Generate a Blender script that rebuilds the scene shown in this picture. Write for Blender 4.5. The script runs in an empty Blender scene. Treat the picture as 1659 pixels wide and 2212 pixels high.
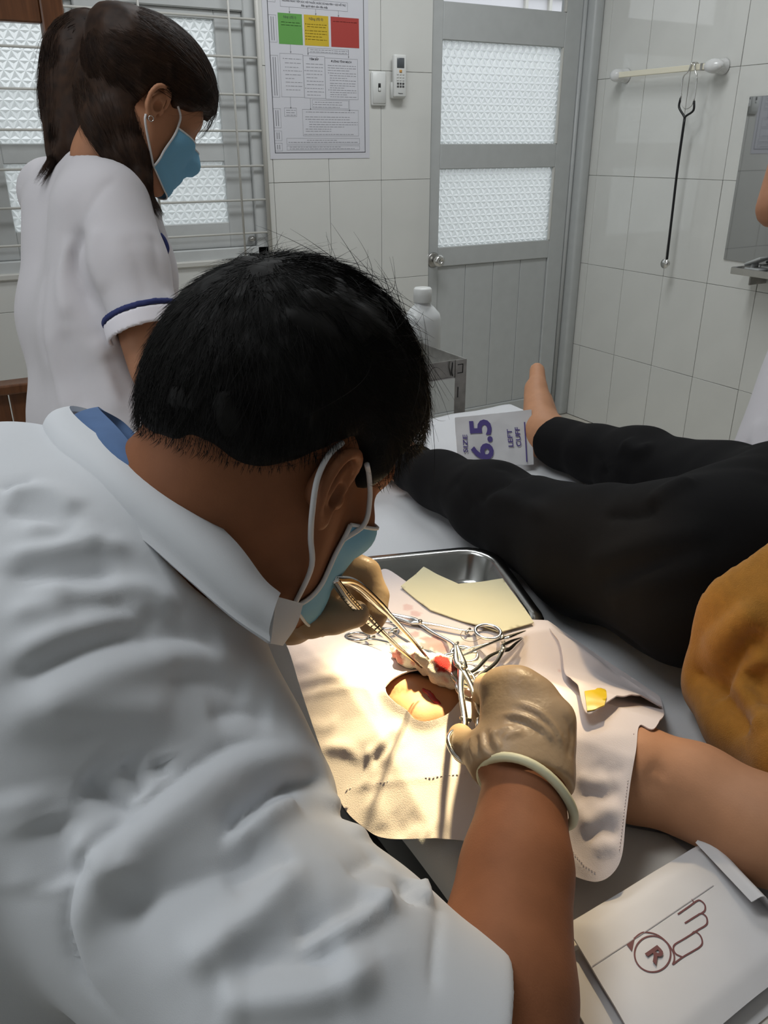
import bpy, bmesh, math, random
import numpy as np
from mathutils import Vector, Matrix
from mathutils.bvhtree import BVHTree
from mathutils.geometry import delaunay_2d_cdt

random.seed(7); rng = np.random.default_rng(7)
S = bpy.context.scene
COL = S.collection

# ------------------------------------------------------------------ camera
CAM_H = 1.32; FPX = 1755.0
YAW, PIT, ROL = (math.radians(a) for a in (29.55, 24.25, -0.22))
_h = np.array([math.sin(YAW), math.cos(YAW), 0]); _r = np.array([math.cos(YAW), -math.sin(YAW), 0])
_f = _h*math.cos(PIT)+np.array([0, 0, -math.sin(PIT)]); _u = _h*math.sin(PIT)+np.array([0, 0, math.cos(PIT)])
CR = _r*math.cos(ROL)+_u*math.sin(ROL); CU = -_r*math.sin(ROL)+_u*math.cos(ROL); CF = _f
CPOS = np.array([0, 0, CAM_H])
cam = bpy.data.cameras.new('camera'); cam_o = bpy.data.objects.new('camera', cam); COL.objects.link(cam_o)
cam.sensor_fit = 'HORIZONTAL'; cam.sensor_width = 36.0; cam.lens = FPX/1659*36.0; cam.clip_start = 0.02
cam_o.matrix_world = Matrix(((CR[0], CU[0], -CF[0], 0), (CR[1], CU[1], -CF[1], 0), (CR[2], CU[2], -CF[2], CAM_H), (0, 0, 0, 1)))
S.camera = cam_o

# ------------------------------------------------------------------ world, lights, exposure
S.view_settings.view_transform = 'Standard'; S.view_settings.look = 'None'
S.view_settings.gamma = 1.0; S.view_settings.use_curve_mapping = False
S.view_settings.exposure = -0.62
for _k, _v in (('max_bounces', 6), ('diffuse_bounces', 3), ('glossy_bounces', 3), ('transmission_bounces', 4), ('transparent_max_bounces', 6), ('caustics_reflective', False), ('caustics_refractive', False)):
    try: setattr(S.cycles, _k, _v)
    except Exception: pass
w = bpy.data.worlds.new('overcast_sky'); S.world = w; w.use_nodes = True
w.node_tree.nodes['Background'].inputs[0].default_value = (0.93, 0.97, 1.0, 1)
w.node_tree.nodes['Background'].inputs[1].default_value = 1.9

def area(name, loc, target, sx, sy, power, color):
    l = bpy.data.lights.new(name, 'AREA'); l.shape = 'RECTANGLE'; l.size = sx; l.size_y = sy; l.energy = power; l.color = color
    o = bpy.data.objects.new(name, l); COL.objects.link(o); o.location = loc
    o.rotation_euler = (Vector(target)-Vector(loc)).to_track_quat('-Z', 'Y').to_euler(); return o
area('ceiling_fill_middle', (-0.3, 0.95, 2.72), (-0.3, 0.95, 0), 1.3, 0.35, 24, (0.94, 0.975, 1.0))  # unseen overhead lamp, added as fill for the middle of the room
area('ceiling_fill_back', (1.5, 2.2, 2.72), (1.5, 2.2, 0), 1.3, 0.35, 30, (0.94, 0.975, 1.0))  # added overhead fill, set to brighten the right wall and door
area('ceiling_fill_front', (-0.3, -0.6, 2.72), (-0.3, -0.6, 0), 1.3, 0.35, 0.8, (0.94, 0.975, 1.0))  # weak overhead fill added on the camera side
area('side_fill_light', (-2.38, 1.2, 1.55), (1.0, 1.2, 1.0), 1.9, 1.3, 7, (0.86, 0.94, 1.0))  # area lamp added as cool side fill in an unseen opening
def spot(name, loc, target, power, angle, blend, size, color):
    l = bpy.data.lights.new(name, 'SPOT'); l.energy = power; l.spot_size = math.radians(angle); l.spot_blend = blend
    l.shadow_soft_size = size; l.color = color
    o = bpy.data.objects.new(name, l); COL.objects.link(o); o.location = loc
    o.rotation_euler = (Vector(target)-Vector(loc)).to_track_quat('-Z', 'Y').to_euler(); return o
spot('examination_lamp_beam', (0.85, 0.90, 1.72), (0.352, 0.520, 0.86), 540, 14, 1.0, 0.03, (1.0, 0.80, 0.42))
spot('examination_lamp_spill', (0.85, 0.90, 1.72), (0.33, 0.535, 0.86), 74, 32, 1.0, 0.03, (1.0, 0.76, 0.45))

# ------------------------------------------------------------------ helpers: rays from the camera for measuring
def ray(px, py): return CR*(px-829.5)/FPX+CU*(1106-py)/FPX+CF
def az(px, py, z): d = ray(px, py); return CPOS+d*((z-CAM_H)/d[2])
def ay(px, py, y): d = ray(px, py); return CPOS+d*(y/d[1])
def ax(px, py, x): d = ray(px, py); return CPOS+d*(x/d[0])
def ad(px, py, dep): return CPOS+ray(px, py)*dep

# ------------------------------------------------------------------ helpers: materials
MATS = {}
def mat(name, col, rough=0.5, metal=0.0, spec=0.5, var=0.0, vscale=20.0, bump=0.0, bscale=200.0, sheen=0.0,
        coat=0.0, trans=0.0, alpha=1.0, ior=1.45, col2=None, stretch=None, emit=None, translucent=0.0):
    if name in MATS: return MATS[name]
    m = bpy.data.materials.new(name); m.use_nodes = True; nt = m.node_tree; N = nt.nodes; Lk = nt.links
    b = N['Principled BSDF']; c4 = (*col, 1)
    b.inputs['Base Color'].default_value = c4; b.inputs['Roughness'].default_value = rough; b.inputs['Metallic'].default_value = metal
    b.inputs['Specular IOR Level'].default_value = spec; b.inputs['IOR'].default_value = ior
    b.inputs['Transmission Weight'].default_value = trans; b.inputs['Alpha'].default_value = alpha
    b.inputs['Sheen Weight'].default_value = sheen; b.inputs['Coat Weight'].default_value = coat
    if emit: b.inputs['Emission Color'].default_value = (*emit[0], 1); b.inputs['Emission Strength'].default_value = emit[1]
    tc = None
    def coords(sc):
        nonlocal tc
        if tc is None: tc = N.new('ShaderNodeTexCoord')
        mp = N.new('ShaderNodeMapping'); Lk.new(tc.outputs['Object'], mp.inputs[0])
        s = stretch or (1, 1, 1); mp.inputs['Scale'].default_value = (sc*s[0], sc*s[1], sc*s[2]); return mp.outputs[0]
    if var > 0 or col2:
        nz = N.new('ShaderNodeTexNoise'); Lk.new(coords(vscale), nz.inputs['Vector']); nz.inputs['Scale'].default_value = 1; nz.inputs['Detail'].default_value = 3
        mx = N.new('ShaderNodeMix'); mx.data_type = 'RGBA'
        rp = N.new('ShaderNodeMapRange'); rp.inputs[1].default_value = 0.3; rp.inputs[2].default_value = 0.7; Lk.new(nz.outputs['Fac'], rp.inputs[0])
        Lk.new(rp.outputs[0], mx.inputs[0])
        c2 = col2 if col2 else tuple(min(1, x*(1+var)) for x in col); c1 = col if col2 else tuple(x*(1-var) for x in col)
        mx.inputs[6].default_value = (*c1, 1); mx.inputs[7].default_value = (*c2, 1); Lk.new(mx.outputs[2], b.inputs['Base Color'])
    if bump > 0:
        nz = N.new('ShaderNodeTexNoise'); Lk.new(coords(bscale), nz.inputs['Vector']); nz.inputs['Scale'].default_value = 1; nz.inputs['Detail'].default_value = 2
        bp = N.new('ShaderNodeBump'); bp.inputs['Strength'].default_value = bump; bp.inputs['Distance'].default_value = 0.002
        Lk.new(nz.outputs['Fac'], bp.inputs['Height']); Lk.new(bp.outputs[0], b.inputs['Normal'])
    if translucent > 0:
        tr = N.new('ShaderNodeBsdfTranslucent'); tr.inputs[0].default_value = c4; ms = N.new('ShaderNodeMixShader'); ms.inputs[0].default_value = translucent
        Lk.new(b.outputs[0], ms.inputs[1]); Lk.new(tr.outputs[0], ms.inputs[2]); Lk.new(ms.outputs[0], N['Material Output'].inputs[0])
    MATS[name] = m; return m

# ------------------------------------------------------------------ helpers: meshes and objects
def mesh(name, V, F, m=None, smooth=True):
    me = bpy.data.meshes.new(name)
    V = np.asarray(V, dtype=np.float32).reshape(-1, 3)
    me.from_pydata(V.tolist(), [], [list(map(int, f)) for f in F])
    me.update()
    if smooth: me.polygons.foreach_set('use_smooth', np.ones(len(me.polygons), dtype=bool))
    if m: me.materials.append(m)
    return me
WLOC = {}
def _link(name, data, parent=None):
    o = bpy.data.objects.new(name, data); COL.objects.link(o)
    if parent: o.parent = parent
    return o
def wloc(o):
    p = np.zeros(3)
    while o is not None: p = p+np.array(o.location); o = o.parent
    return p
def thing(name, label, cat, loc=(0, 0, 0), group=None):
    o = _link(name, None); o.location = Vector(loc); o.empty_display_size = 0.05; tag(o, label, cat, group); return o
def tag(o, label=None, cat=None, group=None, kind=None):
    if label: o['label'] = label
    if cat: o['category'] = cat
    if group: o['group'] = group
    if kind: o['kind'] = kind
    return o
def obj(name, VF, m, parent=None, smooth=True, label=None):
    """world-space geometry, stored relative to the parent (parents are never rotated)"""
    V, F = VF; V = np.asarray(V, dtype=np.float64).reshape(-1, 3)
    if parent is not None: base = wloc(parent)
    else: base = np.array([(V[:, 0].min()+V[:, 0].max())/2, (V[:, 1].min()+V[:, 1].max())/2, V[:, 2].min()])
    me = mesh(name, V-base, F, m, smooth); o = _link(name, me, parent)
    if parent is None: o.location = Vector(base)
    if label: o['label'] = label
    return o
def struct(name, VF, m, smooth=False, parent=None):
    o = obj(name, VF, m, parent, smooth)
    if parent is None: o['kind'] = 'structure'
    return o
def join(*parts):
    VV = []; FF = []; n = 0
    for V, F in parts:
        V = np.asarray(V, dtype=np.float64).reshape(-1, 3); VV.append(V); FF += [tuple(int(i)+n for i in f) for f in F]; n += len(V)
    return np.concatenate(VV), FF
def box(x0, x1, y0, y1, z0, z1, b=0.0):
    if b <= 0:
        V = [(x0, y0, z0), (x1, y0, z0), (x1, y1, z0), (x0, y1, z0), (x0, y0, z1), (x1, y0, z1), (x1, y1, z1), (x0, y1, z1)]
        return np.array(V), [(0, 3, 2, 1), (4, 5, 6, 7), (0, 1, 5, 4), (1, 2, 6, 5), (2, 3, 7, 6), (3, 0, 4, 7)]
    b = min(b, (x1-x0)/2.01, (y1-y0)/2.01, (z1-z0)/2.01)
    bm = bmesh.new(); bmesh.ops.create_cube(bm, size=1)
    for v in bm.verts: v.co = ((x0+x1)/2+v.co.x*(x1-x0), (y0+y1)/2+v.co.y*(y1-y0), (z0+z1)/2+v.co.z*(z1-z0))
    bmesh.ops.bevel(bm, geom=bm.edges[:], offset=b, segments=2 if b > 0.004 else 1, affect='EDGES', profile=0.5)
    bm.verts.index_update(); V = np.array([v.co[:] for v in bm.verts]); F = [tuple(v.index for v in f.verts) for f in bm.faces]; bm.free(); return V, F
def xform(VF, R=None, t=(0, 0, 0)):
    V, F = VF; V = np.asarray(V, dtype=np.float64)
    if R is not None: V = V@np.asarray(R, dtype=np.float64).T
    return V+np.asarray(t), F
def rotm(axis, deg): return np.array(Matrix.Rotation(math.radians(deg), 3, axis))
def basis(x, y, z): return np.array([x, y, z], dtype=np.float64).T
def unit(v): v = np.asarray(v, dtype=np.float64); return v/np.linalg.norm(v)
def resample(P, n):
    P = np.asarray(P, dtype=np.float64); d = np.r_[0, np.cumsum(np.linalg.norm(np.diff(P, axis=0), axis=1))]
    t = np.linspace(0, d[-1], n); return np.stack([np.interp(t, d, P[:, i]) for i in range(P.shape[1])], 1)
def spline(P, n):
    """Catmull-Rom through the points"""
    P = np.asarray(P, dtype=np.float64); k = len(P)
    if k < 3: return resample(P, n)
    Q = np.vstack([2*P[0]-P[1], P, 2*P[-1]-P[-2]]); out = []
    for t in np.linspace(0, k-1-1e-9, n):
        i = int(t); u = t-i; a, b, c, d = Q[i], Q[i+1], Q[i+2], Q[i+3]
        out.append(0.5*(2*b+(c-a)*u+(2*a-5*b+4*c-d)*u*u+(3*b-a-3*c+d)*u**3))
    return np.array(out)
def tube(P, r, n=8, caps=True, closed=False, flat=None, up=None):
    """tube along points; r scalar or list; flat=(a,b): elliptic section a along the normal, b along the binormal"""
    P = np.asarray(P, dtype=np.float64); k = len(P); r = np.full(k, r, dtype=np.float64) if np.isscalar(r) else np.asarray(r, dtype=np.float64)
    T = np.gradient(P, axis=0) if not closed else np.roll(P, -1, 0)-np.roll(P, 1, 0)
    T = T/np.maximum(np.linalg.norm(T, axis=1, keepdims=True), 1e-9)
    u = np.array(up if up is not None else ((0, 0, 1) if abs(T[0, 2]) < 0.9 else (1, 0, 0)), dtype=np.float64)
    V = []; a, b = flat or (1, 1)
    nrm = u-T[0]*(u@T[0]); nrm /= np.linalg.norm(nrm)
    for i in range(k):
        if up is not None: nrm = u-T[i]*(u@T[i])
        else: nrm = nrm-T[i]*(nrm@T[i])
        nrm = nrm/max(np.linalg.norm(nrm), 1e-9); bn = np.cross(T[i], nrm)
        for j in range(n):
            an = 2*math.pi*j/n; V.append(P[i]+r[i]*(a*math.cos(an)*nrm+b*math.sin(an)*bn))
    F = []
    for i in range(k if closed else k-1):
        i2 = (i+1) % k
        for j in range(n): j2 = (j+1) % n; F.append((i*n+j, i*n+j2, i2*n+j2, i2*n+j))
    if caps and not closed: F.append(tuple(range(n))[::-1]); F.append(tuple((k-1)*n+j for j in range(n)))
    return np.array(V), F
def lathe(prof, n=24, c=(0, 0, 0)):
    """prof: (radius, z) from bottom to top, closed with caps"""
    V = []; F = []; k = len(prof)
    for r, z in prof:
        for j in range(n): an = 2*math.pi*j/n; V.append((c[0]+r*math.cos(an), c[1]+r*math.sin(an), c[2]+z))
    for i in range(k-1):
        for j in range(n): j2 = (j+1) % n; F.append((i*n+j, i*n+j2, (i+1)*n+j2, (i+1)*n+j))
    F.append(tuple(range(n))[::-1]); F.append(tuple((k-1)*n+j for j in range(n)))
    return np.array(V), F
def loft(rows, thick=0.0, closed_u=False):
    """surface through rows of points (list of equal length arrays); optional thickness along the normals"""
    G = np.array(rows, dtype=np.float64); r, c = G.shape[:2]; V = G.reshape(-1, 3); F = []
    for i in range(r-1):
        for j in range(c if closed_u else c-1): j2 = (j+1) % c; F.append((i*c+j, i*c+j2, (i+1)*c+j2, (i+1)*c+j))
    if thick: return solid((V, F), thick)
    return V, F
def normals(V, F):
    V = np.asarray(V); N = np.zeros_like(V)
    tri = [(f[0], f[i], f[i+1]) for f in F for i in range(1, len(f)-1)]; T = np.array(tri)
    fn = np.cross(V[T[:, 1]]-V[T[:, 0]], V[T[:, 2]]-V[T[:, 0]])
    for k in range(3): np.add.at(N, T[:, k], fn)
    return N/np.maximum(np.linalg.norm(N, axis=1, keepdims=True), 1e-12)
def solid(VF, t):
    V, F = VF; V = np.asarray(V, dtype=np.float64); N = normals(V, F); n = len(V)
    V2 = np.vstack([V, V-N*t]); F2 = [tuple(f) for f in F]+[tuple(i+n for i in f[::-1]) for f in F]
    cnt = {}
    for f in F:
        for a, b in zip(f, f[1:]+f[:1] if isinstance(f, tuple) else list(f[1:])+[f[0]]): cnt[(a, b)] = 1
    rim = [(a, b) for a, b in cnt if (b, a) not in cnt]; ids = sorted({i for e in rim for i in e}); k = 2*n; loc_ = {i: k+2*j for j, i in enumerate(ids)}
    if ids: V2 = np.vstack([V2]+[np.array([V2[i], V2[i+n]]) for i in ids])
    for a, b in rim: F2.append((loc_[b], loc_[a], loc_[a]+1, loc_[b]+1))
    return V2, F2
def in_poly(P, poly):
    P = np.asarray(P); x, y = P[:, 0], P[:, 1]; ins = np.zeros(len(P), bool); n = len(poly)
    for i in range(n):
        x1, y1 = poly[i]; x2, y2 = poly[(i+1) % n]
        c = ((y1 > y) != (y2 > y)); xs = (x2-x1)*(y-y1)/((y2-y1) if y2 != y1 else 1e-12)+x1
        ins ^= c & (x < xs)
    return ins
def seg_dist(P, A, B):
    d = B-A; t = np.clip(((P-A)@d)/max(d@d, 1e-12), 0, 1); return np.linalg.norm(P-A-t[:, None]*d, axis=1), t
def poly_dist(P, L):
    """distance of points to a polyline and the arc fraction of the nearest point"""
    L = np.asarray(L, dtype=np.float64); best = np.full(len(P), 1e9); arc = np.zeros(len(P)); s = np.r_[0, np.cumsum(np.linalg.norm(np.diff(L, axis=0), axis=1))]
    for i in range(len(L)-1):
        d, t = seg_dist(P, L[i], L[i+1]); m = d < best; best[m] = d[m]; arc[m] = (s[i]+t[m]*(s[i+1]-s[i]))/s[-1]
    return best, arc
def sheet(outline, sp, zfun, holes=(), thick=0.0012):
    """cloth or paper: world xy outline filled with a fine triangulation, lifted to zfun(xy)"""
    def dens(L):
        L = np.asarray(L, dtype=np.float64); out = []
        for i in range(len(L)):
            a, b = L[i], L[(i+1) % len(L)]; k = max(1, int(round(np.linalg.norm(b-a)/sp)))
            for t in range(k): out.append(a+(b-a)*t/k)
        return np.array(out)
    O = dens(outline); HS = [dens(hh) for hh in holes]
    x0, y0 = O.min(0); x1, y1 = O.max(0); gx, gy = np.meshgrid(np.arange(x0, x1, sp), np.arange(y0, y1, sp*0.866)); gx = gx+(np.arange(gx.shape[0]) % 2)[:, None]*sp/2
    G = np.stack([gx.ravel(), gy.ravel()], 1); keep = in_poly(G, O)
    for Lp in [O]+HS:
        d = np.full(len(G), 1e9)
        for q in Lp: d = np.minimum(d, np.abs(G[:, 0]-q[0])+np.abs(G[:, 1]-q[1]))
        keep &= d > sp*0.6
    for hh in HS: keep &= ~in_poly(G, hh)
    pts = list(O); edges = [(i, (i+1) % len(O)) for i in range(len(O))]; n = len(O)
    for hh in HS: pts += list(hh); edges += [(n+i, n+(i+1) % len(hh)) for i in range(len(hh))]; n += len(hh)
    pts += list(G[keep])
    r = delaunay_2d_cdt([Vector(p) for p in pts], edges, [], 0, 1e-6)
    V2 = np.array([v[:] for v in r[0]]); F = [tuple(f) for f in r[2]]
    cen = np.array([V2[list(f)].mean(0) for f in F]); ok = in_poly(cen, O)
    for hh in HS: ok &= ~in_poly(cen, hh)
    F = [f for f, k in zip(F, ok) if k]
    V = np.c_[V2, zfun(V2)]
    a = V[list(F[0])]
    if np.cross(a[1]-a[0], a[2]-a[0])[2] < 0: F = [f[::-1] for f in F]
    return solid((V, F), thick) if thick else (V, F)
def text(s, size, R, origin, m_thick=0.0004, bold=0.0, align='LEFT', spacing=1.0):
    """flat lettering as mesh; R columns: reading direction, up of the letters, out of the page"""
    cu = bpy.data.curves.new('t', 'FONT'); cu.body = s; cu.size = size; cu.extrude = m_thick/2; cu.align_x = align; cu.offset = bold*size; cu.space_character = spacing
    cu.resolution_u = 3
    o = bpy.data.objects.new('t', cu); COL.objects.link(o); dg = bpy.context.evaluated_depsgraph_get(); e = o.evaluated_get(dg); me = e.to_mesh()
    V = np.array([v.co[:] for v in me.vertices]).reshape(-1, 3); F = [tuple(p.vertices) for p in me.polygons]
    e.to_mesh_clear(); bpy.data.objects.remove(o); bpy.data.curves.remove(cu)
    return V@np.asarray(R).T+np.asarray(origin), F

# ------------------------------------------------------------------ helpers: organic forms from distance fields
def cap(P, a, b, ra, rb=None):
    a = np.asarray(a, dtype=np.float32); b = np.asarray(b, dtype=np.float32); rb = ra if rb is None else rb; d = b-a
    q = P-a; dd = max(float(d@d), 1e-12); qd = q@d; t = np.clip(qd/dd, 0, 1)
    return np.sqrt(np.maximum(np.einsum('ij,ij->i', q, q)-t*(2*qd-t*dd), 0))-(ra+(rb-ra)*t)
def ell(P, c, r, R=None):
    q = P-np.asarray(c, dtype=np.float32)
    if R is not None: q = q@np.asarray(R, dtype=np.float32)
    r = np.asarray(r, dtype=np.float32); a = q/r; b = a/r; k0 = np.sqrt(np.einsum('ij,ij->i', a, a)); k1 = np.sqrt(np.einsum('ij,ij->i', b, b))
    return k0*(k0-1)/np.maximum(k1, 1e-6)
def chain(P, pts, k=0.0):
    d = None
    for (a, ra), (b, rb) in zip(pts[:-1], pts[1:]):
        e = cap(P, a, b, ra, rb); d = e if d is None else (np.minimum(d, e) if k == 0 else smin(d, e, k))
    return d
def smin(a, b, k): h = np.clip(0.5+0.5*(b-a)/k, 0, 1); return b*(1-h)+a*h-k*h*(1-h)
def smax(a, b, k): return -smin(-a, -b, k)
def sdf_mesh(fn, lo, hi, h, smooth=2, B=4):
    lo = np.asarray(lo, dtype=np.float64); hi = np.asarray(hi, dtype=np.float64)
    nb = np.maximum(1, np.ceil((hi-lo)/(h*B)).astype(int)); n = nb*B; npt = n+1
    bi = np.stack(np.meshgrid(*[np.arange(k) for k in nb], indexing='ij'), -1).reshape(-1, 3)
    cen = (lo+(bi+0.5)*B*h).astype(np.float32); d = fn(cen)
    bi = bi[np.abs(d) < B*h*0.87*1.5+0.004]
    off = np.stack(np.meshgrid(*[np.arange(B+1)]*3, indexing='ij'), -1).reshape(-1, 3)
    pi = (bi[:, None, :]*B+off[None]).reshape(-1, 3)
    lin = (pi[:, 0]*npt[1]+pi[:, 1])*npt[2]+pi[:, 2]; ul, inv = np.unique(lin, return_inverse=True)
    uk = ul % npt[2]; uj = (ul//npt[2]) % npt[1]; ui = ul//(npt[1]*npt[2])
    UP = (lo+np.stack([ui, uj, uk], 1)*h).astype(np.float32)
    val = np.concatenate([fn(UP[i:i+40000]) for i in range(0, len(UP), 40000)])
    g = val[inv].reshape(-1, B+1, B+1, B+1)
    C8 = [(a, b, c) for a in (0, 1) for b in (0, 1) for c in (0, 1)]
    cs = {c: g[:, c[0]:B+c[0], c[1]:B+c[1], c[2]:B+c[2]] for c in C8}
    sg = sum((cs[c] < 0).astype(np.int8) for c in C8); act = (sg > 0) & (sg < 8)
    ib, ii, jj, kk = np.nonzero(act); cv = {c: cs[c][act] for c in C8}
    acc = np.zeros((len(ib), 3)); cnt = np.zeros(len(ib))
    for a in C8:
        for axn in range(3):
            if a[axn] == 0:
                b = list(a); b[axn] = 1; b = tuple(b); va, vb = cv[a], cv[b]; m = (va < 0) != (vb < 0)
                t = np.where(m, va/np.where(m, va-vb, 1), 0); p = np.tile(np.array(a, dtype=float), (len(ib), 1)); p[:, axn] += t
                acc[m] += p[m]; cnt[m] += 1
    ci = bi[ib]*B+np.stack([ii, jj, kk], 1); V = lo+(ci+acc/cnt[:, None])*h
    cl = (ci[:, 0]*n[1]+ci[:, 1])*n[2]+ci[:, 2]; od = np.argsort(cl); scl = cl[od]
    def look(c):
        ok = (c >= 0).all(1); q = (c[:, 0]*n[1]+c[:, 1])*n[2]+c[:, 2]; p = np.clip(np.searchsorted(scl, q), 0, len(scl)-1)
        return np.where(ok & (scl[p] == q), od[p], -1)
    FF = []
    E = np.eye(3, dtype=int)
    for axn in range(3):
        b = tuple(E[axn]); m = (cv[(0, 0, 0)] < 0) != (cv[b] < 0); c = ci[m]; neg = cv[(0, 0, 0)][m] < 0
        e1, e2 = E[(axn+1) % 3], E[(axn+2) % 3]
        q = np.stack([look(c), look(c-e1), look(c-e1-e2), look(c-e2)], 1); ok = (q >= 0).all(1); q = q[ok]; ng = neg[ok]
        q[~ng] = q[~ng][:, ::-1]; FF.append(q)
    F = np.concatenate(FF)
    for _ in range(smooth): V = relax(V, F, 0.5)
    return V, [tuple(r) for r in F.tolist()]
def biggest(VF):
    """only the largest connected piece"""
    V, F = VF; F = np.array(F); lab = np.arange(len(V))
    while True:
        m = lab[F].min(1); new = lab.copy()
        for i in range(F.shape[1]): np.minimum.at(new, F[:, i], m)
        new = new[new]
        if (new == lab).all(): break
        lab = new
    u, c = np.unique(lab[F[:, 0]], return_counts=True); F = F[lab[F[:, 0]] == u[c.argmax()]]; ids, inv = np.unique(F, return_inverse=True)
    return V[ids], [tuple(r) for r in inv.reshape(F.shape).tolist()]
def relax(V, F, k=0.5):
    F = np.asarray(F); A = np.zeros_like(V); c = np.zeros(len(V)); n = F.shape[1]
    for i in range(n):
        j = F[:, (i+1) % n]; np.add.at(A, F[:, i], V[j]); np.add.at(c, F[:, i], 1); np.add.at(A, j, V[F[:, i]]); np.add.at(c, j, 1)
    return V+(A/np.maximum(c, 1)[:, None]-V)*k
def vnoise(P, sc, seed=0):
    """smooth value noise in -1..1"""
    q = np.asarray(P, dtype=np.float64)*sc+seed*17.13; i = np.floor(q).astype(np.int64); f = q-i; f = f*f*(3-2*f); out = 0
    def hsh(a, b, c): n = (a*374761393+b*668265263+c*2147483647+seed*144665) & 0x7fffffff; n = (n ^ (n >> 13))*1274126177 & 0x7fffffff; return (n ^ (n >> 16)) % 100003/50001.5-1
    for a in (0, 1):
        for b in (0, 1):
            for c in (0, 1):
                wgt = (f[:, 0] if a else 1-f[:, 0])*(f[:, 1] if b else 1-f[:, 1])*(f[:, 2] if c else 1-f[:, 2]); out = out+wgt*hsh(i[:, 0]+a, i[:, 1]+b, i[:, 2]+c)
    return out
def hit(bvh, px, py):
    r = bvh.ray_cast(Vector(CPOS), Vector(unit(ray(px, py)))); return None if r[0] is None else np.array(r[0])
def creases(V, F, lines, base=None):
    """raise (amp>0) or sink (amp<0) soft folds along lines traced over the surface; lines: (points in the photo, amp, width)"""
    V = np.array(V, dtype=np.float64); bvh = BVHTree.FromPolygons([Vector(v) for v in V], F); N = normals(V, F); D = np.zeros(len(V))
    for pts, amp, wd in lines:
        L = [hit(bvh, *p) for p in pts]; L = [p for p in L if p is not None]
        if len(L) < 2: continue
        L = spline(np.array(L), 24); lo = L.min(0)-3*wd; hi = L.max(0)+3*wd
        m = np.nonzero(((V > lo) & (V < hi)).all(1))[0]
        if not len(m): continue
        d, t = poly_dist(V[m], L); fade = np.clip(np.minimum(t, 1-t)*5, 0, 1); fade = 0.15+0.85*fade*fade*(3-2*fade)
        D[m] += amp*(np.exp(-(d/wd)**2) if amp > 0 else np.exp(-np.sqrt((d/wd)**2+0.04)+0.2))*fade
    return V+N*D[:, None]
# ------------------------------------------------------------------ palette
M_TILE = mat('glazed_white_tile', (0.72, 0.72, 0.685), rough=0.055, spec=0.85, var=0.025, vscale=5)
M_GROUT = mat('tile_grout', (0.46, 0.46, 0.44), rough=0.85, var=0.1, vscale=9)
M_WALL = mat('painted_wall', (0.70, 0.71, 0.69), rough=0.5, var=0.02)
M_FLOOR = mat('cream_floor_tile', (0.66, 0.62, 0.54), rough=0.25, var=0.06, vscale=8)
M_ALU = mat('grey_powder_coated_metal', (0.50, 0.515, 0.51), rough=0.38, spec=0.5, var=0.03)
M_ALUL = mat('light_grey_window_metal', (0.56, 0.575, 0.57), rough=0.4, var=0.03)
M_CREAM = mat('cream_painted_bar', (0.62, 0.61, 0.57), rough=0.4)
M_GLASS = mat('patterned_glass', (0.96, 0.985, 0.98), rough=0.09, trans=1.0, ior=1.45)
_nt = M_GLASS.node_tree; _tr = _nt.nodes.new('ShaderNodeBsdfTranslucent'); _tr.inputs[0].default_value = (0.88, 0.92, 0.92, 1); _ms = _nt.nodes.new('ShaderNodeMixShader'); _ms.inputs[0].default_value = 0.72
_nt.links.new(_nt.nodes['Principled BSDF'].outputs[0], _ms.inputs[1]); _nt.links.new(_tr.outputs[0], _ms.inputs[2]); _nt.links.new(_ms.outputs[0], _nt.nodes['Material Output'].inputs[0])
M_CLEAR = mat('clear_glass', (0.98, 0.99, 0.99), rough=0.0, trans=1.0, ior=1.02)
M_STEEL = mat('stainless_steel', (0.62, 0.61, 0.59), rough=0.24, metal=1.0, var=0.06, vscale=30)
M_STEELD = mat('dull_steel', (0.42, 0.41, 0.39), rough=0.35, metal=1.0, var=0.15, vscale=40)
M_CHROME = mat('polished_instrument_steel', (0.72, 0.71, 0.69), rough=0.16, metal=1.0)
M_WPLAST = mat('white_plastic', (0.74, 0.75, 0.73), rough=0.3)
M_BLACK = mat('black_plastic', (0.012, 0.012, 0.013), rough=0.4)
M_WOOD = mat('brown_varnished_wood', (0.10, 0.035, 0.012), rough=0.4, col2=(0.17, 0.065, 0.024), vscale=14, stretch=(6, 6, 0.5), coat=0.3)
M_SHEET = mat('white_bed_sheet', (0.70, 0.71, 0.73), rough=0.85, sheen=0.1, bump=0.15, bscale=900)
M_PAPER = mat('white_waxed_paper', (0.80, 0.79, 0.80), rough=0.6, translucent=0.12, var=0.02)
M_INKP = mat('purple_ink', (0.085, 0.06, 0.24), rough=0.6)
M_INKM = mat('maroon_ink', (0.16, 0.05, 0.055), rough=0.6)
M_INKK = mat('black_ink', (0.06, 0.06, 0.07), rough=0.7)

XR, YB, ZC, XL, YF = 2.942, 3.21, 2.8, -2.4, -1.8
TW, TH, TT = 0.2430, 0.4055, 0.007
WIN = (-0.62, 1.297, 0.90, 2.15); DOOR = (2.06, XR, 0.0, 2.12)
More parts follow.
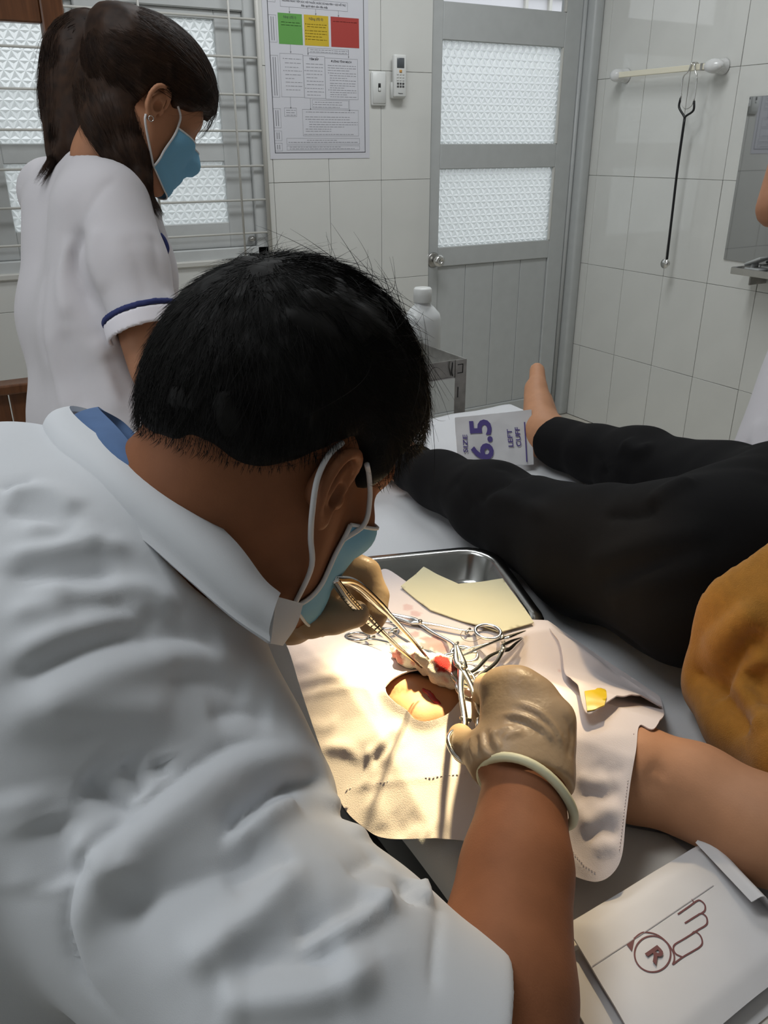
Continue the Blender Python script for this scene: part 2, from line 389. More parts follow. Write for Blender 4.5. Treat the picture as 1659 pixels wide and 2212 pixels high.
# ------------------------------------------------------------------ room shell
struct('floor', box(XL-0.1, XR+0.1, YF-0.1, YB+0.1, -0.12, -0.008), mat('floor_grout', (0.40, 0.36, 0.30), rough=0.8))
FLOOR = bpy.data.objects['floor']
struct('ceiling', box(XL-0.1, XR+0.1, YF-0.1, YB+0.1, ZC, ZC+0.1), mat('ceiling_white', (0.80, 0.80, 0.79), rough=0.8))
y0, y1 = YB+TT, YB+0.13
wb = struct('wall_back', join(box(XL-0.1, WIN[0], y0, y1, 0, ZC), box(WIN[0], WIN[1], y0, y1, 0, WIN[2]), box(WIN[0], WIN[1], y0, y1, WIN[3], ZC),
     box(WIN[1], DOOR[0], y0, y1, 0, ZC), box(DOOR[0], XR+0.1, y0, y1, DOOR[3], ZC)), M_GROUT)
wr = struct('wall_right', box(XR+TT, XR+0.12, YF-0.1, YB+TT, 0, ZC), M_GROUT)
lw = (0.25, 2.15, 0.9, 2.2)  # opening added in the unseen left wall to hold the side fill lamp
struct('wall_left', join(box(XL-0.1, XL, YF, lw[0], 0, ZC), box(XL-0.1, XL, lw[1], YB, 0, ZC), box(XL-0.1, XL, lw[0], lw[1], 0, lw[2]), box(XL-0.1, XL, lw[0], lw[1], lw[3], ZC)), M_WALL)
struct('wall_front', box(XL, XR, YF-0.1, YF, 0, ZC), M_WALL)

def split(r, holes):
    out = [r]
    for hx0, hx1, hz0, hz1 in holes:
        nxt = []
        for a, b, c, d in out:
            if b <= hx0 or a >= hx1 or d <= hz0 or c >= hz1: nxt.append((a, b, c, d)); continue
            if a < hx0: nxt.append((a, hx0, c, d))
            if b > hx1: nxt.append((hx1, b, c, d))
            m0, m1 = max(a, hx0), min(b, hx1)
            if c < hz0: nxt.append((m0, m1, c, hz0))
            if d > hz1: nxt.append((m0, m1, hz1, d))
        out = nxt
    return [r for r in out if r[1]-r[0] > 0.006 and r[3]-r[2] > 0.006]
cache = {}
def tile_wall(parent, side, u0, u1, ustart, holes, m=M_TILE):
    k0 = math.floor((u0-ustart)/TW)
    for k in range(k0, math.ceil((u1-ustart)/TW)):
        for zr in range(-1, 7):
            r = (max(u0, ustart+k*TW), min(u1, ustart+(k+1)*TW), max(0, 0.378+zr*TH), min(ZC, 0.378+(zr+1)*TH))
            if r[1]-r[0] < 0.006 or r[3]-r[2] < 0.006: continue
            for a, b, c, d in split(r, holes):
                g = 0.0009; w, hh = round(b-a-2*g, 3), round(d-c-2*g, 3); key = (side, w, hh)
                if w < 0.004 or hh < 0.004: continue
                if key not in cache:
                    VF = box(-w/2, w/2, 0, TT, -hh/2, hh/2, 0.0011) if side == 'b' else box(0, TT, -w/2, w/2, -hh/2, hh/2, 0.0011)
                    cache[key] = mesh('tile', VF[0], VF[1], m, False)
                o = _link('tile', cache[key], parent); base = wloc(parent)
                tz = (c+d)/2; ta = (a+b)/2; jit = random.uniform(-0.0004, 0.0004)
                o.location = Vector(np.array((ta, YB+jit, tz) if side == 'b' else (XR+jit, ta, tz))-base)
                o.rotation_euler = (random.uniform(-.003, .003), 0, random.uniform(-.003, .003))
tile_wall(wb, 'b', -0.15, DOOR[0], 1.571-TW*8, [WIN])
tile_wall(wr, 'r', 0.45, YB, 2.403-TW*9, [])
FT = 0.40
fm = None
for i in range(6):
    for j in range(6):
        x0, yy = 0.942+i*FT, 1.21+j*FT
        if x0+FT > XR+0.01 or yy+FT > YB+0.01: continue
        if fm is None:
            VF = box(-FT/2+0.0015, FT/2-0.0015, -FT/2+0.0015, FT/2-0.0015, 0, 0.008, 0.001); fm = mesh('floor_tile', VF[0], VF[1], M_FLOOR, False)
        o = _link('floor_tile', fm, FLOOR); o.location = Vector(np.array((x0+FT/2, yy+FT/2, -0.008))-wloc(FLOOR))
struct('floor_surround', join(box(XL, 0.94, YF, YB, -0.008, 0.0), box(0.942, XR, YF, 1.208, -0.008, 0)), M_FLOOR, parent=FLOOR)

# exterior seen through the panes
struct('exterior_ground', box(-6, 9, YB+0.2, 12, -0.25, -0.15), mat('exterior_paving', (0.40, 0.41, 0.40), rough=0.9))
ew = struct('exterior_wall', box(-4.5, 7.5, 6.2, 6.4, -0.15, 1.95), mat('exterior_white_wall', (0.80, 0.80, 0.80), rough=0.8))
eb = struct('exterior_building', box(3.4, 6.6, 6.42, 6.6, -0.15, 3.3), mat('exterior_pale_render', (0.72, 0.71, 0.74), rough=0.8))
for i in range(3): obj('exterior_window_bar', box(5.02+i*0.26, 5.05+i*0.26, 6.39, 6.42, 1.95, 3.1), M_CREAM, eb, smooth=False)
for i in range(4): obj('exterior_window_bar', box(4.98, 5.8, 6.385, 6.415, 2.2+i*0.27, 2.225+i*0.27), M_CREAM, eb, smooth=False)

def pane_pattern(x0, x1, z0, z1, y, s=0.030, dep=0.0075):
    """pressed glass: triangular lattice whose triangles rise to three-sided pyramids"""
    V = []; F = []; idx = {}
    rows = int((z1-z0)/(s*0.866))+2; cols = int((x1-x0)/s)+3
    def vid(p):
        k = (round(p[0], 5), round(p[1], 5), round(p[2], 5))
        if k not in idx: idx[k] = len(V); V.append(p)
        return idx[k]
    cl = lambda p: (min(max(p[0], x0), x1), p[1], min(max(p[2], z0), z1))
    L = lambda i, j: (x0-s+(i+(j % 2)*0.5)*s, y, z0+j*s*0.866)
    for j in range(rows):
        for i in range(cols):
            a, b = L(i, j), L(i+1, j); o1 = (j % 2); c = L(i+o1, j+1); d = L(i+o1+1, j+1)
            for tri in ((a, b, c), (b, d, c)):
                cn = tuple(sum(q[k] for q in tri)/3 for k in range(3)); ce = (cn[0], y-dep, cn[2])
                if all(q[0] <= x0 for q in tri) or all(q[0] >= x1 for q in tri) or all(q[2] >= z1 for q in tri): continue
                t = [vid(cl(q)) for q in tri]; e = vid(cl(ce))
                for q in range(3):
                    if len({t[q], t[(q+1) % 3], e}) == 3: F.append((t[q], t[(q+1) % 3], e))
    return np.array(V), F

# ------------------------------------------------------------------ window with grille
win = _link('window_1', None); win.location = (0.6, YB, 0.9); tag(win, kind='structure')
yo, yi = YB+0.09, YB+0.01
for a, b, c, d in ((WIN[1]-0.05, WIN[1], 0.9, 2.15), (WIN[0], WIN[0]+0.05, 0.9, 2.15), (WIN[0], WIN[1], 0.9, 0.955), (WIN[0], WIN[1], 2.10, 2.15)):
    obj('frame', box(a, b, yi, yo, c, d, 0.004), M_ALUL, win, smooth=False)
for a, b in ((0.655, 0.765), (-0.02, 0.06)): obj('mullion', box(a, b, yi, yo, 0.955, 2.10, 0.004), M_ALUL, win, smooth=False)
obj('transom', box(WIN[0], WIN[1], yi+0.005, yo, 1.765, 1.84, 0.004), M_ALUL, win, smooth=False)
obj('sill', box(WIN[0], WIN[1]+0.006, YB-0.012, yi+0.01, 0.893, 0.915, 0.004), M_CREAM, win, smooth=False)
for a, b, yy in ((0.765, 1.247, 0.028), (0.06, 0.655, 0.03), (-0.57, -0.02, 0.03)):
    sw = 0.052 if a < 0.7 else 0.075
    g0 = a+(0.085 if a > 0.7 else 0.30 if a > 0 else 0.06); g1 = b-(0.105 if a > 0.7 else 0.025 if a > 0 else 0.06)
    y2 = YB+yy
    sash = obj('sash', join(box(a, g0, y2, y2+0.03, 0.955, 1.765, 0.003), box(g1, b, y2, y2+0.03, 0.955, 1.765, 0.003),
         box(g0, g1, y2, y2+0.03, 0.955, 1.05, 0.003), box(g0, g1, y2, y2+0.03, 1.268, 1.332, 0.003), box(g0, g1, y2, y2+0.03, 1.735, 1.765, 0.003)), M_ALUL, win, smooth=False)
    for c, d in ((1.05, 1.268), (1.332, 1.735)): obj('pane', pane_pattern(g0-0.015, g1+0.015, c-0.015, d+0.015, y2+0.014, 0.034), M_GLASS, sash, smooth=False)
    obj('pane', pane_pattern(g0-0.01, g1+0.01, 1.82, 2.12, y2+0.014, 0.034), M_GLASS, win, smooth=False)
yg = YB-0.006
for k in range(10):
    z = 1.008+k*0.122
    obj('grille_bar', tube([(WIN[0]+0.005, yg, z), (WIN[1]-0.004, yg, z)], 0.0042, 8), M_CREAM, win)
for x in (1.186, 0.865, 0.545, 0.22, -0.1): obj('grille_bar', tube([(x, yg-0.002, 0.915), (x, yg-0.002, 2.14)], 0.0045, 8), M_CREAM, win)
obj('edge_pipe', tube([(WIN[1]-0.003, YB-0.008, 0.895), (WIN[1]-0.003, YB-0.008, 2.2)], 0.009, 10), M_CREAM, win)
obj('latch_knob', lathe([(0.006, 0), (0.014, 0.004), (0.015, 0.012), (0.008, 0.02)], 14, (1.225, YB+0.012, 0.975)), M_STEELD, win)

# ------------------------------------------------------------------ door
dr = _link('door_1', None); dr.location = (2.46, YB+0.03, 0.0); tag(dr, kind='structure')
yd, ye = YB+0.012, YB+0.052
leaf = [(2.062, 2.115, 0.01, 2.08), (2.762, 2.855, 0.01, 2.08), (2.115, 2.762, 0.815, 0.90), (2.115, 2.762, 1.226, 1.328), (2.115, 2.762, 1.718, 1.855), (2.115, 2.762, 2.02, 2.08), (2.115, 2.762, 0.01, 0.11)]
for q in leaf[:2]: obj('stile', box(q[0], q[1], yd, ye, q[2], q[3], 0.003), M_ALU, dr, smooth=False)
for q in leaf[2:]: obj('rail', box(q[0], q[1], yd, ye, q[2], q[3], 0.003), M_ALU, dr, smooth=False)
for k in range(4):
    a = 2.115+k*0.16175
    obj('lower_board', box(a+0.001, a+0.1605, yd+0.010, yd+0.022, 0.11, 0.815, 0.0025), M_ALU, dr, smooth=False)
for c, d in ((0.90, 1.226), (1.328, 1.718)):
    pn = obj('pane', pane_pattern(2.095, 2.782, c-0.02, d+0.02, yd+0.018, 0.034), M_GLASS, dr, smooth=False)
    obj('bead', box(2.755, 2.762, yd-0.002, yd+0.012, c, d, 0.001), M_CREAM, dr, smooth=False)
obj('pane', box(2.115, 2.762, yd+0.014, yd+0.019, 1.855, 2.02), M_CLEAR, dr, smooth=False)
obj('bead', box(2.752, 2.762, yd-0.002, yd+0.012, 1.855, 2.02, 0.001), M_CREAM, dr, smooth=False)
Rk = basis((1, 0, 0), (0, 0, 1), (0, -1, 0))
kn = obj('knob', xform(lathe([(0.011, 0), (0.011, 0.022), (0.022, 0.03), (0.027, 0.042), (0.026, 0.052), (0.018, 0.06), (0.009, 0.0605), (0.0088, 0.058)], 24), Rk, (2.088, yd-0.004, 0.848)), M_STEEL, dr)
obj('rose', xform(lathe([(0.033, 0), (0.033, 0.003), (0.026, 0.007)], 24), Rk, (2.088, yd, 0.848)), M_STEELD, kn)
obj('hinge_post', tube([(2.872, YB+0.02, 0), (2.872, YB+0.02, 2.12)], 0.012, 12), M_ALU, dr)
obj('jamb', join(box(2.885, XR-0.001, YB-0.035, YB+0.08, 0, 2.12, 0.012)), M_ALU, dr, smooth=True)
obj('jamb', join(box(2.06, XR-0.001, YB+0.004, YB+0.08, 2.085, 2.12, 0.003)), M_ALU, dr, smooth=False)
obj('threshold', box(2.06, 2.885, YB+0.0, YB+0.1, 0.0, 0.009, 0.002), M_ALU, dr, smooth=False)

# ------------------------------------------------------------------ poster on the back wall
px0, px1, pz0, pz1 = 1.318, 1.757, 1.275, 1.95
PO = thing('wall_poster', 'white printed medical flow chart poster taped on the tiled wall beside the window', 'poster', ((px0+px1)/2, YB-0.001, pz0))
obj('paper', box(px0, px1, YB-0.0022, YB-0.0005, pz0, pz1), mat('poster_paper', (0.66, 0.66, 0.70), rough=0.5), PO, smooth=False)
Rp = basis((1, 0, 0), (0, 0, 1), (0, -1, 0)); yp = YB-0.0026
def pz(py): return ay(690, py, YB)[2]
def pX(px): return ay(px, 150, YB)[0]
BX = [ (pX(783)-pX(594)) ]
fx0, fx1, fz0 = 1.338, 1.735, 1.296
obj('border_line', join(box(fx0, fx0+0.0025, yp, yp+0.0004, fz0, 1.95), box(fx1, fx1+0.0025, yp, yp+0.0004, fz0, 1.95), box(fx0, fx1+0.0025, yp, yp+0.0004, fz0, fz0+0.0025)), M_INKK, PO, smooth=False)
U = lambda u: fx0+u*(fx1-fx0)
g0z, g1z = 1.668, 1.768
for nm, a, b, c in (('green_panel', 0.10, 0.345, (0.13, 0.36, 0.08)), ('yellow_panel', 0.365, 0.62, (0.62, 0.44, 0.03)), ('red_panel', 0.645, 0.95, (0.42, 0.055, 0.045))):
    obj(nm, box(U(a), U(b), yp, yp+0.0004, g0z, g1z), mat(nm, c, rough=0.6), PO, smooth=False)
frames = []; texts = []
def fr(u0, u1, z0, z1, t=0.0008):
    a, b = U(u0), U(u1)
    frames.extend([box(a, b, yp, yp+.0004, z0, z0+t), box(a, b, yp, yp+.0004, z1-t, z1), box(a, a+t, yp, yp+.0004, z0, z1), box(b-t, b, yp, yp+.0004, z0, z1)])
def tx(s, u, z, size, bold=0.0, align='LEFT'): texts.append(text(s, size, Rp, (U(u), yp-0.0002, z), 0.0002, bold, align))
def arrow(u, z0, z1): a = U(u); frames.append(box(a-.0006, a+.0006, yp, yp+.0004, z0, z1)); frames.append((np.array([(a-.003, yp, z0+.006), (a+.003, yp, z0+.006), (a, yp, z0)]), [(0, 1, 2)]))
fr(0.22, 0.75, 1.833, 1.853); tx('XÁC ĐỊNH TÌNH TRẠNG PHẢN VỆ', 0.485, 1.839, 0.0112, 0.01, 'CENTER')
fr(0.13, 0.83, 1.788, 1.817); tx('NGỪNG NGAY TIẾP XÚC VỚI THUỐC HOẶC DỊ NGUYÊN + GỌI HỖ TRỢ', 0.48, 1.805, 0.0079, 0.008, 'CENTER'); tx('Đặt người bệnh nằm đầu thấp', 0.48, 1.793, 0.0085, 0.006, 'CENTER')
arrow(0.485, 1.817, 1.833); arrow(0.22, g1z, 1.788); arrow(0.49, g1z, 1.788); arrow(0.73, g1z, 1.788)
tx('Nhẹ (độ I)', 0.22, 1.752, 0.0115, 0.0, 'CENTER'); tx('Nặng (độ II)', 0.49, 1.752, 0.0115, 0.008, 'CENTER')
def lines(u0, u1, zt, n, dz, ragged=0.3, t=0.0016, bullets=()):
    for k in range(n):
        z = zt-k*dz; u = u0; end = u1-(random.random()*ragged*(u1-u0) if k % 3 == 2 else 0)
        if k in bullets: frames.append(box(U(u0-0.018), U(u0-0.010), yp, yp+.0004, z-.0005, z+.0025))
        while u < end-0.006:
            wl = min(random.uniform(0.014, 0.045), end-u); frames.append(box(U(u), U(u+wl), yp, yp+.0004, z, z+t)); u += wl+0.008
lines(0.13, 0.33, 1.738, 2, 0.009, 0.1); lines(0.395, 0.60, 1.737, 2, 0.008, 0.4, bullets=(0,)); lines(0.395, 0.60, 1.716, 4, 0.0095, 0.3, bullets=(0, 1, 2, 3)); lines(0.67, 0.93, 1.752, 1, 0.01)
arrow(0.215, 1.639, g0z); arrow(0.395, 1.636, 1.66); arrow(0.83, 1.632, 1.66)
fr(0.39, 0.83, 1.644, 1.661); lines(0.42, 0.82, 1.654, 2, 0.007, 0.3)
fr(0.10, 0.34, 1.492, 1.638); fr(0.34, 0.57, 1.490, 1.634); fr(0.57, 0.93, 1.488, 1.630)
tx('TIÊM BẮP', 0.455, 1.620, 0.0095, 0.012, 'CENTER'); tx('ĐƯỜNG TĨNH MẠCH', 0.75, 1.616, 0.0092, 0.012, 'CENTER')
lines(0.15, 0.32, 1.620, 3, 0.014, 0.4, bullets=(0,)); lines(0.15, 0.32, 1.580, 6, 0.0128, 0.5, bullets=(0,))
lines(0.37, 0.55, 1.606, 2, 0.011, 0.3); lines(0.37, 0.55, 1.583, 5, 0.0117, 0.5, bullets=(0,)); lines(0.37, 0.55, 1.523, 3, 0.0115, 0.5, bullets=(0,))
lines(0.60, 0.91, 1.604, 3, 0.0083, 0.5); lines(0.62, 0.91, 1.578, 4, 0.0083, 0.5, bullets=(0,)); lines(0.62, 0.91, 1.543, 7, 0.0078, 0.5, bullets=(3,))
arrow(0.19, 1.452, 1.492); fr(0.12, 0.25, 1.425, 1.455); lines(0.14, 0.24, 1.446, 3, 0.0085, 0.4)
arrow(0.40, 1.449, 1.490); arrow(0.83, 1.446, 1.488); fr(0.42, 0.82, 1.455, 1.485); lines(0.45, 0.75, 1.476, 3, 0.0085, 0.5, bullets=(1, 2))
fr(0.31, 0.93, 1.357, 1.451); lines(0.35, 0.89, 1.441, 1, 0.01); lines(0.34, 0.83, 1.424, 2, 0.0085, 0.4); lines(0.38, 0.92, 1.406, 3, 0.0085, 0.3); lines(0.34, 0.62, 1.381, 2, 0.008, 0.5); lines(0.32, 0.88, 1.362, 1, 0.01)
fr(0.13, 0.94, 1.327, 1.349); lines(0.35, 0.68, 1.341, 1, 0.01); lines(0.15, 0.92, 1.333, 1, 0.01, 0, 0.002)
fr(0.13, 0.94, 1.306, 1.322); lines(0.16, 0.72, 1.3165, 1, 0.01); lines(0.16, 0.88, 1.310, 1, 0.01)
for c, d in ((1.80, 1.86), (1.672, 1.76), (1.49, 1.63), (1.385, 1.452), (1.34, 1.375), (1.3035, 1.332)):
    fr(0.005, 0.082, c, d); 
    for uu in (0.028, 0.05): frames.append(box(U(uu), U(uu+0.007), yp, yp+.0004, c+0.006, d-0.006))
obj('printed_lines', join(*frames), mat('faded_ink', (0.24, 0.24, 0.26), rough=0.7), PO, smooth=False)
for t_ in texts: obj('printed_text', t_, M_INKK, PO, smooth=False)

# ------------------------------------------------------------------ switch plate and remote control
SW = thing('wall_switch', 'white rounded switch plate with one dark rocker next to the poster', 'switch', (1.797, YB, 1.5))
a = ay(798, 150, YB); b = ay(833, 223, YB)
obj('plate', box(1.764, 1.832, YB-0.012, YB-0.0005, 1.468, 1.592, 0.006), M_WPLAST, SW)
obj('rim', box(1.768, 1.828, YB-0.0155, YB-0.010, 1.476, 1.588, 0.005), M_WPLAST, SW)
obj('slot', box(1.792, 1.804, YB-0.0165, YB-0.012, 1.519, 1.549, 0.001), M_BLACK, SW)
obj('rocker', box(1.793, 1.803, YB-0.019, YB-0.014, 1.520, 1.533, 0.002), M_WPLAST, SW)
RC = thing('remote_control', 'white air conditioner remote control with grey display hung on the tiles near the door', 'remote control', (1.884, YB, 1.5))
obj('holder', box(1.853, 1.917, YB-0.020, YB-0.0005, 1.496, 1.555, 0.004), M_WPLAST, RC)
bd = obj('body', box(1.856, 1.914, YB-0.034, YB-0.012, 1.50, 1.652, 0.006), M_WPLAST, RC)
obj('display', box(1.868, 1.902, YB-0.0352, YB-0.033, 1.604, 1.640, 0.001), mat('lcd_grey', (0.10, 0.11, 0.12), rough=0.25), bd)
obj('power_button', box(1.879, 1.891, YB-0.0362, YB-0.033, 1.588, 1.598, 0.001), mat('orange_button', (0.62, 0.33, 0.10), rough=0.4), bd)
for i in range(3):
    for j in range(2): obj('button', box(1.868+i*0.0125, 1.877+i*0.0125, YB-0.0358, YB-0.033, 1.535+j*0.0105, 1.542+j*0.0105, 0.001), mat('dark_button', (0.09, 0.09, 0.09), rough=0.5), bd)
    for j in range(3): obj('button', box(1.867+i*0.013, 1.876+i*0.013, YB-0.0356, YB-0.033, 1.558+j*0.0105, 1.562+j*0.0105, 0.001), mat('pale_button', (0.52, 0.52, 0.5), rough=0.5), bd)
obj('lettering', text('Panasonic', 0.0055, Rp, (1.885, YB-0.0347, 1.512), 0.0003, 0.02, 'CENTER'), M_INKK, bd, smooth=False)

# ------------------------------------------------------------------ towel rail, stethoscope, mirror, shelf on the right wall
TB = thing('towel_rail', 'cream towel rail with white ceramic ends on the right tiled wall', 'towel rail', (XR, 2.78, 1.6))
xb = XR-0.062
pA = ax(1335, 160, xb); pB = ax(1530, 146, xb)
zA = (pA[2]+pB[2])/2
for yq, nm in ((pA[1]+0.012, 0), (pB[1]-0.022, 1)):
    ln = 0.03 if nm == 0 else 0.045
    ce = sdf_mesh(lambda P, yq=yq, ln=ln: smin(ell(P, (xb+0.004, yq, zA), (0.026, ln, 0.024)), cap(P, (xb, yq, zA), (XR, yq, zA), 0.02, 0.03), 0.015), (xb-0.05, yq-0.08, zA-0.06), (XR, yq+0.08, zA+0.06), 0.004)
    obj('ceramic_end', ce, mat('white_ceramic', (0.78, 0.78, 0.77), rough=0.12), TB)
obj('bar', box(xb-0.008, xb+0.008, pB[1]-0.02, pA[1]+0.012, zA-0.011, zA+0.011, 0.002), mat('cream_bar', (0.85, 0.80, 0.64), rough=0.25), TB, smooth=False)
obj('clip_collar', box(xb-0.0095, xb+0.0095, pB[1]+0.022, pB[1]+0.034, zA-0.0125, zA+0.0125, 0.001), M_STEELD, TB, smooth=False)
ST = thing('stethoscope', 'black tubed stethoscope hanging from the towel rail', 'stethoscope', (xb-0.02, 2.6, 0.85))
sx = xb-0.014
c0 = ax(1496, 148, sx); yst = c0[1]
yoke = ax(1479, 255, sx); yk = yoke[1]; zk = yoke[2]
L1 = ax(1470, 215, sx); R1 = ax(1499, 222, sx)
for q in (L1, R1):
    sgn = 1 if q is L1 else -1
    obj('ear_tube', tube(spline([(sx, q[1], q[2]), (sx-0.002, q[1]+0.000, (q[2]+zA)/2+0.02), (sx-0.002, yst+sgn*0.017, zA-0.012), (sx, yst+sgn*0.008, zA+0.014), (xb+0.006, yst+sgn*0.005, zA+0.016), (xb+0.018, yst+sgn*0.012, zA-0.01)], 30), 0.0028, 8), M_CHROME, ST)
obj('spring', tube(spline([(sx, L1[1]-0.003, L1[2]+0.02), (sx-0.004, L1[1]-0.01, L1[2]-0.012), (sx-0.005, yk, zk+0.033), (sx-0.004, R1[1]+0.008, R1[2]-0.012), (sx, R1[1]+0.002, R1[2]+0.015)], 20), 0.0014, 6), M_STEELD, ST)
RUB = mat('black_rubber', (0.010, 0.010, 0.011), rough=0.35)
cs = ax(1440, 560, sx+0.01)
tb = obj('tube', join(tube(spline([(sx, L1[1], L1[2]+0.006), (sx, L1[1]+0.002, L1[2]-0.028), (sx, yk+0.004, zk+0.006), (sx, yk, zk-0.01)], 16), [0.0045]*16, 8),
     tube(spline([(sx, R1[1], R1[2]+0.006), (sx, R1[1]-0.002, R1[2]-0.028), (sx, yk-0.004, zk+0.006), (sx, yk, zk-0.01)], 16), [0.0045]*16, 8),
     tube(spline([(sx, yk, zk), (sx+0.004, (yk*2+cs[1])/3+0.004, (zk*2+cs[2])/3), (sx+0.01, (yk+2*cs[1])/3+0.004, (zk+2*cs[2])/3), (sx+0.012, cs[1], cs[2])], 24), 0.0052, 8)), RUB, ST)
hd = obj('chest_piece', join(xform(lathe([(0.004, 0), (0.0195, 0.003), (0.0205, 0.007), (0.0205, 0.009), (0.006, 0.012), (0.006, 0.02), (0.012, 0.022), (0.012, 0.026), (0.003, 0.026)], 20), basis((0, 1, 0), (0, 0, 1), (1, 0, 0)), (sx-0.005, cs[1], cs[2]-0.018)),
     tube([(sx+0.011, cs[1], cs[2]+0.004), (sx+0.011, cs[1], cs[2]-0.016)], 0.003, 8)), M_CHROME, ST)
my1 = 2.335; mz0, mz1 = 0.889, 1.487
MI = thing('wall_mirror', 'frameless grey wall mirror above the small shelf at the right edge', 'mirror', (XR, 2.0, mz0))
obj('glass', box(XR-0.006, XR-0.0006, 1.70, my1, mz0, mz1, 0.0008), mat('mirror_glass', (0.50, 0.51, 0.52), rough=0.03, metal=1.0), MI, smooth=False)
obj('clip', box(XR-0.009, XR-0.001, 2.0, 2.03, mz0-0.012, mz0+0.012, 0.001), M_CHROME, MI, smooth=False)
SH = thing('wall_shelf', 'narrow steel shelf under the wall mirror', 'shelf', (XR, 2.0, 0.86))
obj('plate', box(XR-0.13, XR-0.001, 1.68, 2.19, 0.862, 0.868, 0.002), M_STEEL, SH, smooth=False)
obj('rail', join(box(XR-0.134, XR-0.128, 1.68, 2.19, 0.858, 0.884, 0.002), box(XR-0.134, XR-0.001, 2.186, 2.192, 0.858, 0.884, 0.002)), M_STEEL, SH, smooth=False)
obj('bracket', box(XR-0.10, XR-0.001, 2.12, 2.128, 0.82, 0.862, 0.002), M_STEELD, SH, smooth=False)
CLP = obj('plastic_clip', join(box(XR-0.10, XR-0.04, 2.09, 2.16, 0.870, 0.884, 0.004), xform(box(-0.03, 0.03, -0.045, 0.03, -0.006, 0.006, 0.004), rotm('X', -24), (XR-0.07, 2.135, 0.905)), box(XR-0.09, XR-0.05, 2.13, 2.14, 0.88, 0.903, 0.003)), mat('grey_plastic', (0.45, 0.46, 0.45), rough=0.4))
tag(CLP, 'small grey plastic clip lying on the steel shelf', 'clip')

# ------------------------------------------------------------------ wooden framed partition, left
yw = 2.45
iz = ay(60, 48, yw)[2]; ix = ay(92, 48, yw)[0]; ox = ay(138, 20, yw)[0]; lz = ay(40, 826, yw)[2]
WD = thing('wooden_screen', 'dark brown wooden framed screen with open middle behind the nurse', 'screen', (0.0, yw, 0))
obj('stile', box(ix, ox, yw, yw+0.04, 0, iz+0.14, 0.004), M_WOOD, WD, smooth=False)
obj('stile', box(-0.62, -0.55, yw, yw+0.04, 0, iz+0.14, 0.004), M_WOOD, WD, smooth=False)
obj('top_rail', box(-0.55, ix, yw+0.003, yw+0.037, iz, iz+0.14, 0.004), M_WOOD, WD, smooth=False)
obj('ledge', box(-0.56, ix+0.01, yw-0.02, yw+0.05, lz-0.028, lz, 0.005), M_WOOD, WD, smooth=False)
for k in range(4): obj('panel', box(-0.55+k*(ix+0.55)/4+0.002, -0.55+(k+1)*(ix+0.55)/4-0.002, yw+0.008, yw+0.03, 0.06, lz-0.028, 0.003), M_WOOD, WD, smooth=False)

# ------------------------------------------------------------------ instrument cart and bottle beyond the bed
cy = ad(1006, 774, 2.1); cxR, cyN, cz = cy[0], cy[1], cy[2]
CT = thing('steel_cart', 'stainless steel cart with raised rim standing past the foot of the bed', 'cart', (cxR-0.3, cyN+0.2, 0))
cxL, cyF = cxR-0.62, cyN+0.42
for x in (cxL, cxR-0.034):
    for yq in (cyN, cyF-0.034):
        obj('post', join(box(x-(.002 if x == cxL else -.002), x+0.034+(.002 if x != cxL else -.002), (yq-0.0025) if yq == cyN else cyF+0.0005, yq-0.0005 if yq == cyN else cyF+0.0025, 0.06, cz-0.001), box(x-0.0025 if x == cxL else cxR+0.0005, x-0.0005 if x == cxL else cxR+0.0025, yq, yq+0.034, 0.06, cz-0.001)), M_STEELD, CT, smooth=False)
        obj('caster', join(tube([(x+0.017, yq+0.005, 0.03), (x+0.017, yq+0.029, 0.03)], 0.03, 16), box(x+0.008, x+0.026, yq+0.008, yq+0.026, 0.03, 0.065)), M_BLACK, CT)
for q in ((cxL, cxR, cyN, cyN+0.003), (cxL, cxR, cyF-0.003, cyF), (cxL, cxL+0.003, cyN, cyF), (cxR-0.003, cxR, cyN, cyF)):
    obj('rim', box(*q, cz-0.046, cz, 0.001), M_STEELD, CT, smooth=False)
obj('shelf', box(cxL, cxR, cyN, cyF, cz-0.048, cz-0.044), M_STEEL, CT, smooth=False)
obj('shelf', box(cxL, cxR, cyN, cyF, 0.25, 0.254), M_STEEL, CT, smooth=False)
obj('hook', tube(spline([(cxR-0.045, cyN-0.006, cz-0.003), (cxR-0.047, cyN-0.008, cz-0.015), (cxR-0.045, cyN-0.004, cz-0.03), (cxR-0.042, cyN-0.004, cz-0.04)], 10), 0.002, 6), M_BLACK, CT)
obj('slot_frame', join(box(cxR-0.026, cxR-0.010, cyN-0.0035, cyN-0.0024, cz-0.036, cz-0.034), box(cxR-0.026, cxR-0.010, cyN-0.0035, cyN-0.0024, cz-0.014, cz-0.012), box(cxR-0.011, cxR-0.009, cyN-0.0035, cyN-0.0024, cz-0.036, cz-0.012)), M_BLACK, CT, smooth=False)
obj('slot', box(cxR-0.024, cxR-0.022, cyN-0.0035, cyN-0.0024, cz-0.10, cz-0.072), M_BLACK, CT, smooth=False)
bp = ad(912, 700, 2.3)
BO = thing('plastic_bottle', 'white plastic bottle standing on the steel cart', 'bottle', (bp[0], bp[1], cz-0.044))
bh = ad(905, 664, 2.3)[2]-(cz-0.044)
obj('body', xform(lathe([(0.045, 0), (0.050, 0.006), (0.050, bh-0.03), (0.046, bh-0.015), (0.03, bh+0.004), (0.021, bh+0.012), (0.020, bh+0.02)], 28), np.diag([1.15, 0.8, 1]), (bp[0], bp[1], cz-0.044)), mat('translucent_white_plastic', (0.80, 0.82, 0.82), rough=0.3), BO)
obj('cap', lathe([(0.024, 0), (0.026, 0.003), (0.0255, 0.036), (0.022, 0.040)], 24, (bp[0], bp[1], cz-0.044+bh+0.018)), M_WPLAST, BO)
